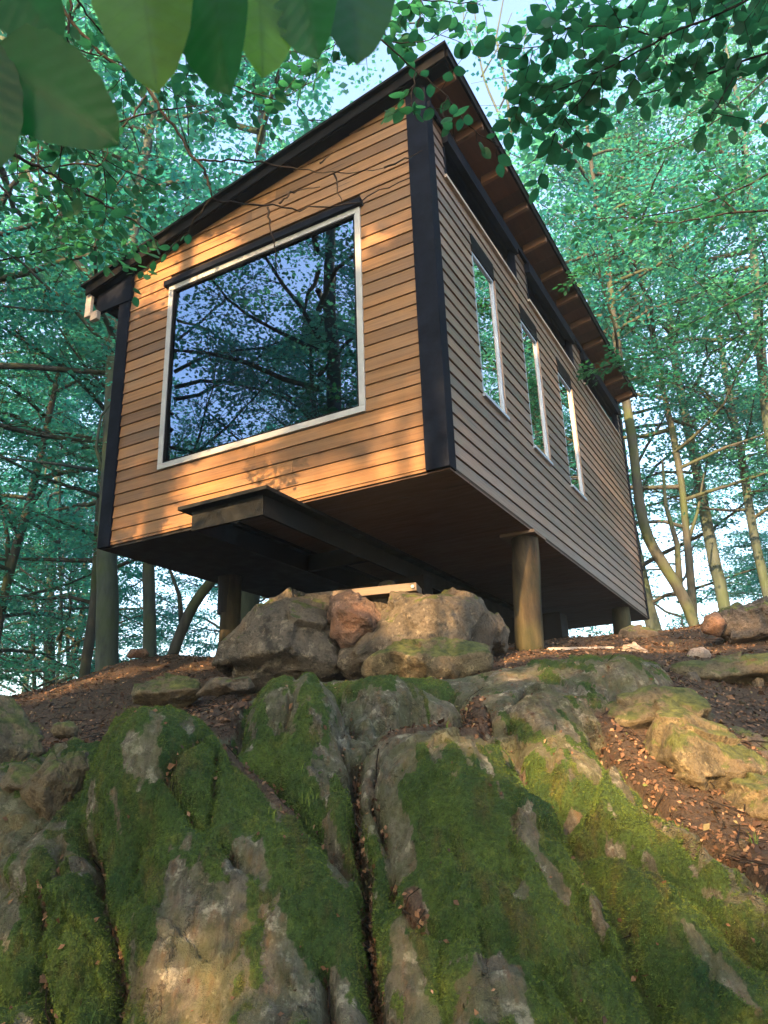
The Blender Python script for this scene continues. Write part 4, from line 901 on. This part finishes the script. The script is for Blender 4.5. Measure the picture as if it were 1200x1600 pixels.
def branch(paths, leafspec, label, rad=.004, cat='branch', name='beech_branch', mat=None, group=None):
    "paths: lists of (px,py,Y); leafspec: (leaf length, spacing, side twig length, share of twigs, first share of the path without leaves)"
    base = P(*paths[0][0]); t = empty(name, tuple(base)); tag(t, label, cat, group); mb = MB(); acc = dict(v=[], f=[], u=[], r=[])
    L, sp_, tw, share, skip = leafspec
    for pi, path in enumerate(paths):
        pts = np.array([P(*q) for q in path])-base; n = len(pts)
        tt = np.linspace(0, n-1, (n-1)*5+1); Q = np.column_stack([np.interp(tt, np.arange(n), pts[:, k]) for k in range(3)])
        for _ in range(2): Q[1:-1] = (Q[:-2]+2*Q[1:-1]+Q[2:])/4
        Q[1:-1] += rng.normal(size=Q[1:-1].shape)*.004
        r0 = rad*(1 if pi == 0 else .6); V, Fc = tube_np(Q, np.linspace(r0, r0*.3, len(Q)), 6, False); mb.add(V, Fc, .5)
        seg = np.linalg.norm(np.diff(Q, axis=0), axis=1); cum = np.concatenate([[0], np.cumsum(seg)]); tot = cum[-1]; s = tot*skip; side = 1
        while L and s < tot:
            p = np.array([np.interp(s, cum, Q[:, k]) for k in range(3)]); e = np.array([np.interp(min(tot, s+.02), cum, Q[:, k]) for k in range(3)])
            fw = unit(e-p+1e-6); up_ = np.array([0, 0, 1.]); sd_ = unit(np.cross(fw, up_))*side; side = -side
            if rng.random() < share:
                d = unit(sd_*.8+fw*.6+rng.normal(size=3)*.25); l2 = tw*(.5+rng.random()); c = p+d*l2*.5+rng.normal(size=3)*.006; e2 = p+d*l2+np.array([0, 0, -.01])
                V, Fc = tube_np(np.array([p, c, e2]), [.0018, .0014, .0009], 4, False); mb.add(V, Fc, .5)
                k = 0; q = sp_*.8; sd2 = 1
                while q < l2:
                    pp = p+d*q; ld = unit(np.cross(d, up_)*sd2*.8+d*.6+rng.normal(size=3)*.2); sd2 = -sd2
                    put_leaf(acc, pp, ld, unit(up_+rng.normal(size=3)*.35), L*(.7+.5*rng.random())); q += sp_
                put_leaf(acc, e2, unit(d+rng.normal(size=3)*.2), unit(up_+rng.normal(size=3)*.35), L*(.8+.4*rng.random()))
            else: put_leaf(acc, p, unit(sd_*.8+fw*.5+rng.normal(size=3)*.2), unit(up_+rng.normal(size=3)*.35), L*(.7+.5*rng.random()))
            s += sp_
    mb.build('twig', TWIG, t, smooth=True)
    if acc['v']:
        me = np_mesh('leaves', np.concatenate(acc['v']), np.concatenate(acc['f']), mat or LEAF_NEAR, True, {'rnd': np.concatenate(acc['r'])}, np.concatenate(acc['u'])); ob('leaves', me, t)
    return t
SP = (.075, .035, .17, .75, 0.)
branch([[(1260, -60, 2.1), (1150, 10, 2.1), (1040, 60, 2.15), (940, 110, 2.2), (850, 150, 2.25), (800, 165, 2.3)], [(1040, 60, 2.15), (960, 40, 2.1), (880, 45, 2.1), (830, 80, 2.1)], [(940, 110, 2.2), (900, 170, 2.3), (860, 215, 2.35)]], (.07, .034, .16, .8, .02), 'leafy beech spray hanging into the top right of the view', .006)
branch([[(1260, 60, 2.3), (1160, 95, 2.3), (1060, 130, 2.35), (990, 150, 2.4)], [(1160, 95, 2.3), (1130, 150, 2.3), (1110, 190, 2.35)], [(1240, -20, 2.4), (1120, -10, 2.4), (960, 0, 2.4), (860, 20, 2.4)]], (.07, .034, .16, .8, .0), 'lower leafy spray reaching in from the right edge near the top', .006)
branch([[(470, -70, 2.2), (520, 0, 2.2), (590, 60, 2.3), (650, 110, 2.35), (700, 150, 2.4), (740, 205, 2.4), (790, 235, 2.4)], [(650, 110, 2.35), (640, 160, 2.35), (652, 190, 2.4)], [(700, 150, 2.4), (690, 175, 2.4), (715, 225, 2.4)], [(590, 60, 2.3), (650, 70, 2.35), (705, 45, 2.35)]], (.062, .05, .10, .30, .1), 'leafy twig hanging in front of the roof peak', .005)
branch([[(640, -60, 2.5), (660, 0, 2.5), (650, 60, 2.5)], [(660, 0, 2.5), (735, 8, 2.5), (760, 10, 2.5)], [(600, -40, 2.5), (560, 40, 2.5), (490, 95, 2.5), (455, 110, 2.5)], [(560, 40, 2.5), (620, 60, 2.5)]], (.065, .04, .12, .5, .0), 'leafy beech spray at the top centre above the roof', .005)
branch([[(110, -60, 2.), (112, 0, 2.), (108, 50, 2.), (106, 92, 2.)], [(112, -10, 2.), (150, 40, 2.1), (200, 90, 2.2), (230, 130, 2.3)]], (.05, .06, .10, .3, .3), 'dark twig dropping from the top edge near the left corner', .007)
branch([[(60, -60, 2.4), (110, 40, 2.5), (190, 110, 2.6), (228, 132, 2.7), (250, 170, 2.7), (285, 215, 2.7), (302, 248, 2.7), (324, 268, 2.7), (328, 312, 2.7), (415, 322, 2.8), (480, 328, 2.9), (560, 316, 3.0), (640, 278, 3.0)],
        [(302, 250, 2.7), (345, 250, 2.75), (400, 254, 2.8), (470, 266, 2.9), (530, 272, 2.9), (600, 262, 3.)], [(418, 324, 2.8), (424, 362, 2.8), (436, 420, 2.8)], [(522, 272, 2.9), (535, 318, 2.9)], [(500, 255, 2.9), (520, 238, 2.9)], [(436, 318, 2.85), (455, 298, 2.85), (500, 292, 2.9)], [(600, 262, 3.), (640, 246, 3.), (660, 235, 3.)],
        [(228, 150, 2.7), (200, 190, 2.6), (175, 215, 2.6), (160, 258, 2.6)], [(160, 256, 2.6), (100, 256, 2.6), (0, 278, 2.5)]], (0, .05, .1, .3, .5), 'bare dark branch with thin twigs crossing in front of the wall and window', .009, name='bare_branch')
branch([[(-60, 200, 2.4), (10, 235, 2.4), (60, 260, 2.5), (115, 292, 2.6), (165, 322, 2.7), (215, 348, 2.8), (245, 378, 2.8)], [(0, 290, 2.4), (25, 320, 2.4)]], (.045, .07, .06, .2, .9), 'bare dark branch slanting down from the left edge towards the roof end', .009, name='bare_branch')
branch([[(110, 200, 2.6), (175, 193, 2.6), (250, 172, 2.65), (330, 162, 2.7)], [(35, 200, 2.5), (90, 205, 2.6)]], (0, .05, .1, .3, .5), 'short straight broken branch crossing behind the big leaves', .006, name='bare_branch')
branch([[(330, 310, 2.7), (290, 365, 2.8), (262, 395, 2.8), (232, 412, 2.8), (205, 440, 2.8)], [(262, 395, 2.8), (240, 380, 2.8)]], (.05, .035, .08, .3, .35), 'twig with a small bunch of leaves in front of the low end of the roof', .004)
branch([[(-60, 60, 1.9), (30, 120, 2.), (100, 200, 2.1), (160, 260, 2.2), (200, 300, 2.3)], [(30, 120, 2.), (20, 200, 2.1), (30, 290, 2.2)], [(100, 200, 2.1), (90, 280, 2.2), (130, 340, 2.4)]], (.06, .05, .14, .45, .1), 'leafy spray hanging down the left side below the big leaves', .005)
branch([[(200, -60, 2.2), (250, 40, 2.3), (330, 120, 2.4), (430, 160, 2.5), (500, 120, 2.6)], [(250, 40, 2.3), (210, 110, 2.3), (150, 150, 2.3)]], (.06, .045, .14, .55, .1), 'leafy spray behind the big backlit leaves at the top left', .005)
branch([[(-60, 420, 4.5), (40, 400, 4.6), (120, 380, 4.8), (200, 400, 5.)], [(-60, 300, 4.2), (60, 310, 4.4), (160, 330, 4.6), (230, 300, 4.8)]], (.07, .045, .22, .8, .0), 'leafy branch left of the roof end', .008)
branch([[(1040, 560, 9.4), (985, 560, 9.2), (940, 575, 9.), (905, 580, 8.8)], [(1060, 600, 9.6), (990, 590, 9.4), (950, 560, 9.2)]], (.08, .05, .25, .8, .0), 'sunlit leafy twig touching the far end of the eave', .008)
branch([[(960, 400, 7.6), (905, 420, 7.2), (888, 450, 7.0)]], (.06, .035, .12, .7, .3), 'small sunlit leaf bunch at the middle of the eave', .004)
for k, (pth, lb) in enumerate([([(1260, 240, 7), (1150, 300, 7), (1050, 335, 7), (900, 345, 7)], 'long thin branch crossing the bright gap right of the roof'), ([(1260, 330, 6), (1150, 330, 6), (1060, 350, 6), (980, 340, 6)], 'dark branch with side twigs at the right edge above mid height'), ([(1260, 60, 9), (1150, 170, 9), (1050, 230, 9), (960, 260, 9)], 'slender branch rising to the upper right edge'),
                               ([(1260, 410, 8), (1150, 470, 8), (1050, 520, 8)], 'leafy branch slanting in at the right edge beside the eave')]):
    branch([[(*pth[i][:2], pth[i][2]) for i in range(len(pth))], [(pth[1][0], pth[1][1], pth[1][2]), (pth[1][0]-60, pth[1][1]-50, pth[1][2])]], (.08, .06, .3, .8, .1), lb, .014)
branch([[(-60, 130, 3.3), (60, 190, 3.4), (160, 250, 3.6), (250, 290, 3.8)], [(60, 190, 3.4), (60, 280, 3.5), (110, 360, 3.7)], [(160, 250, 3.6), (170, 330, 3.8), (140, 400, 3.9)]], (.062, .04, .2, .8, .0), 'dense leafy branch at the left in front of the roof end, behind the nearer sprays', .008)
branch([[(-60, 30, 3.6), (80, 60, 3.7), (220, 110, 3.8), (340, 190, 4.0)], [(80, 60, 3.7), (130, 150, 3.8)], [(220, 110, 3.8), (330, 120, 3.9), (420, 180, 4.1)]], (.062, .045, .2, .7, .0), 'leafy branch high at the left behind the big leaves, reaching towards the roof', .008)
# big leaves right in front of the lens
def big_leaf(base_px, tip_px, Y0, Y1, wid, nrm_up, label, LM=None):
    LM = LM or LEAF_BIG
    a, b = P(*base_px, Y0*.66), P(*tip_px, Y1*.66); wid *= 1.0; L = float(np.linalg.norm(b-a)); d = unit(b-a)
    n = 14; V = []; U = []; x = unit(np.cross(d, unit(np.array(nrm_up, float)))); z = np.cross(x, d)
    for i in range(n+1):
        t = i/n; wv = wid*.5*(math.sin(math.pi*t**.72)**.55 if 0 < t < 1 else .01)*(1+.03*math.sin(t*55))
        for k in range(9):
            s = (k-4)/4.; V.append(x*s*wv+d*t*L+z*(.22*abs(s)*wv-.06*L*t*t+.0011*math.sin(t*46-abs(s)*5)*abs(s)**.5)); U.append((.5+.5*s*max(.02, wv/(wid*.5)), t))
    Fc = [(i*9+j, i*9+j+1, (i+1)*9+j+1, (i+1)*9+j) for i in range(n) for j in range(8)]
    t_ = empty('foreground_leaf', tuple(a)); tag(t_, label, 'leaf', 'big leaves right in front of the lens')
    ob('leaf_blade', np_mesh('leaf_blade', np.array(V), np.array(Fc), LM, True, {'rnd': np.full(len(Fc), random.random())}, np.array(U)), t_)
    mb = MB(); V, Fc = tube_np(np.array([-d*L*.25+np.array([0, 0, .01]), -d*L*.1, np.zeros(3), d*L*.5+z*-.0015-z*.06*L*.25, d*L*.95-z*.06*L*.9]), [.0012, .001, .0009, .0006, .0002], 5, False); mb.add(V, Fc, .5); mb.build('leaf_stalk', LEAF_BIG, t_, smooth=True)
B = big_leaf
B((-20, 85), (178, 215), .50, .50, .060, (.15, -.75, -.3), 'big dark green leaf pointing down right near the left edge')
B((-60, 60), (-2, 250), .48, .48, .045, (.4, -.7, -.4), 'big green leaf cut off by the left edge')
B((-10, -70), (85, 60), .52, .50, .052, (-.1, -.8, -.3), 'big green leaf in the very top left corner')
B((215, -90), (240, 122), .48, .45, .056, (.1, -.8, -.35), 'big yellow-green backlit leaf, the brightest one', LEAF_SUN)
B((330, -80), (345, 132), .50, .48, .055, (-.4, -.8, -.2), 'big dark leaf just right of the brightest one')
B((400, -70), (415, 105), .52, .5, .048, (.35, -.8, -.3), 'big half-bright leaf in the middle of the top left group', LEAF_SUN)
B((460, -80), (490, 78), .52, .5, .05, (-.25, -.8, -.3), 'big leaf with a bright lower part right of the middle one')
B((545, -80), (560, 82), .55, .52, .055, (.1, -.8, -.3), 'big dark green leaf at the right end of the top left group')

# ------------------------------------------------------------------ damp forest air
hm = Mat('haze'); pv = hm.n('VolumePrincipled', Density=.0016); hm.set(pv, 'Color', (.72, .93, 1., 1)); hm.set(pv, 'Anisotropy', .2); hm.t.links.new(pv.outputs[0], hm.out.inputs['Volume'])
hz = MB(); hz.box(-280, 280, -140, 420, -4, 30); tag(hz.build('haze', hm.m), 'thin bluish haze in the forest air', 'haze', kind='stuff')
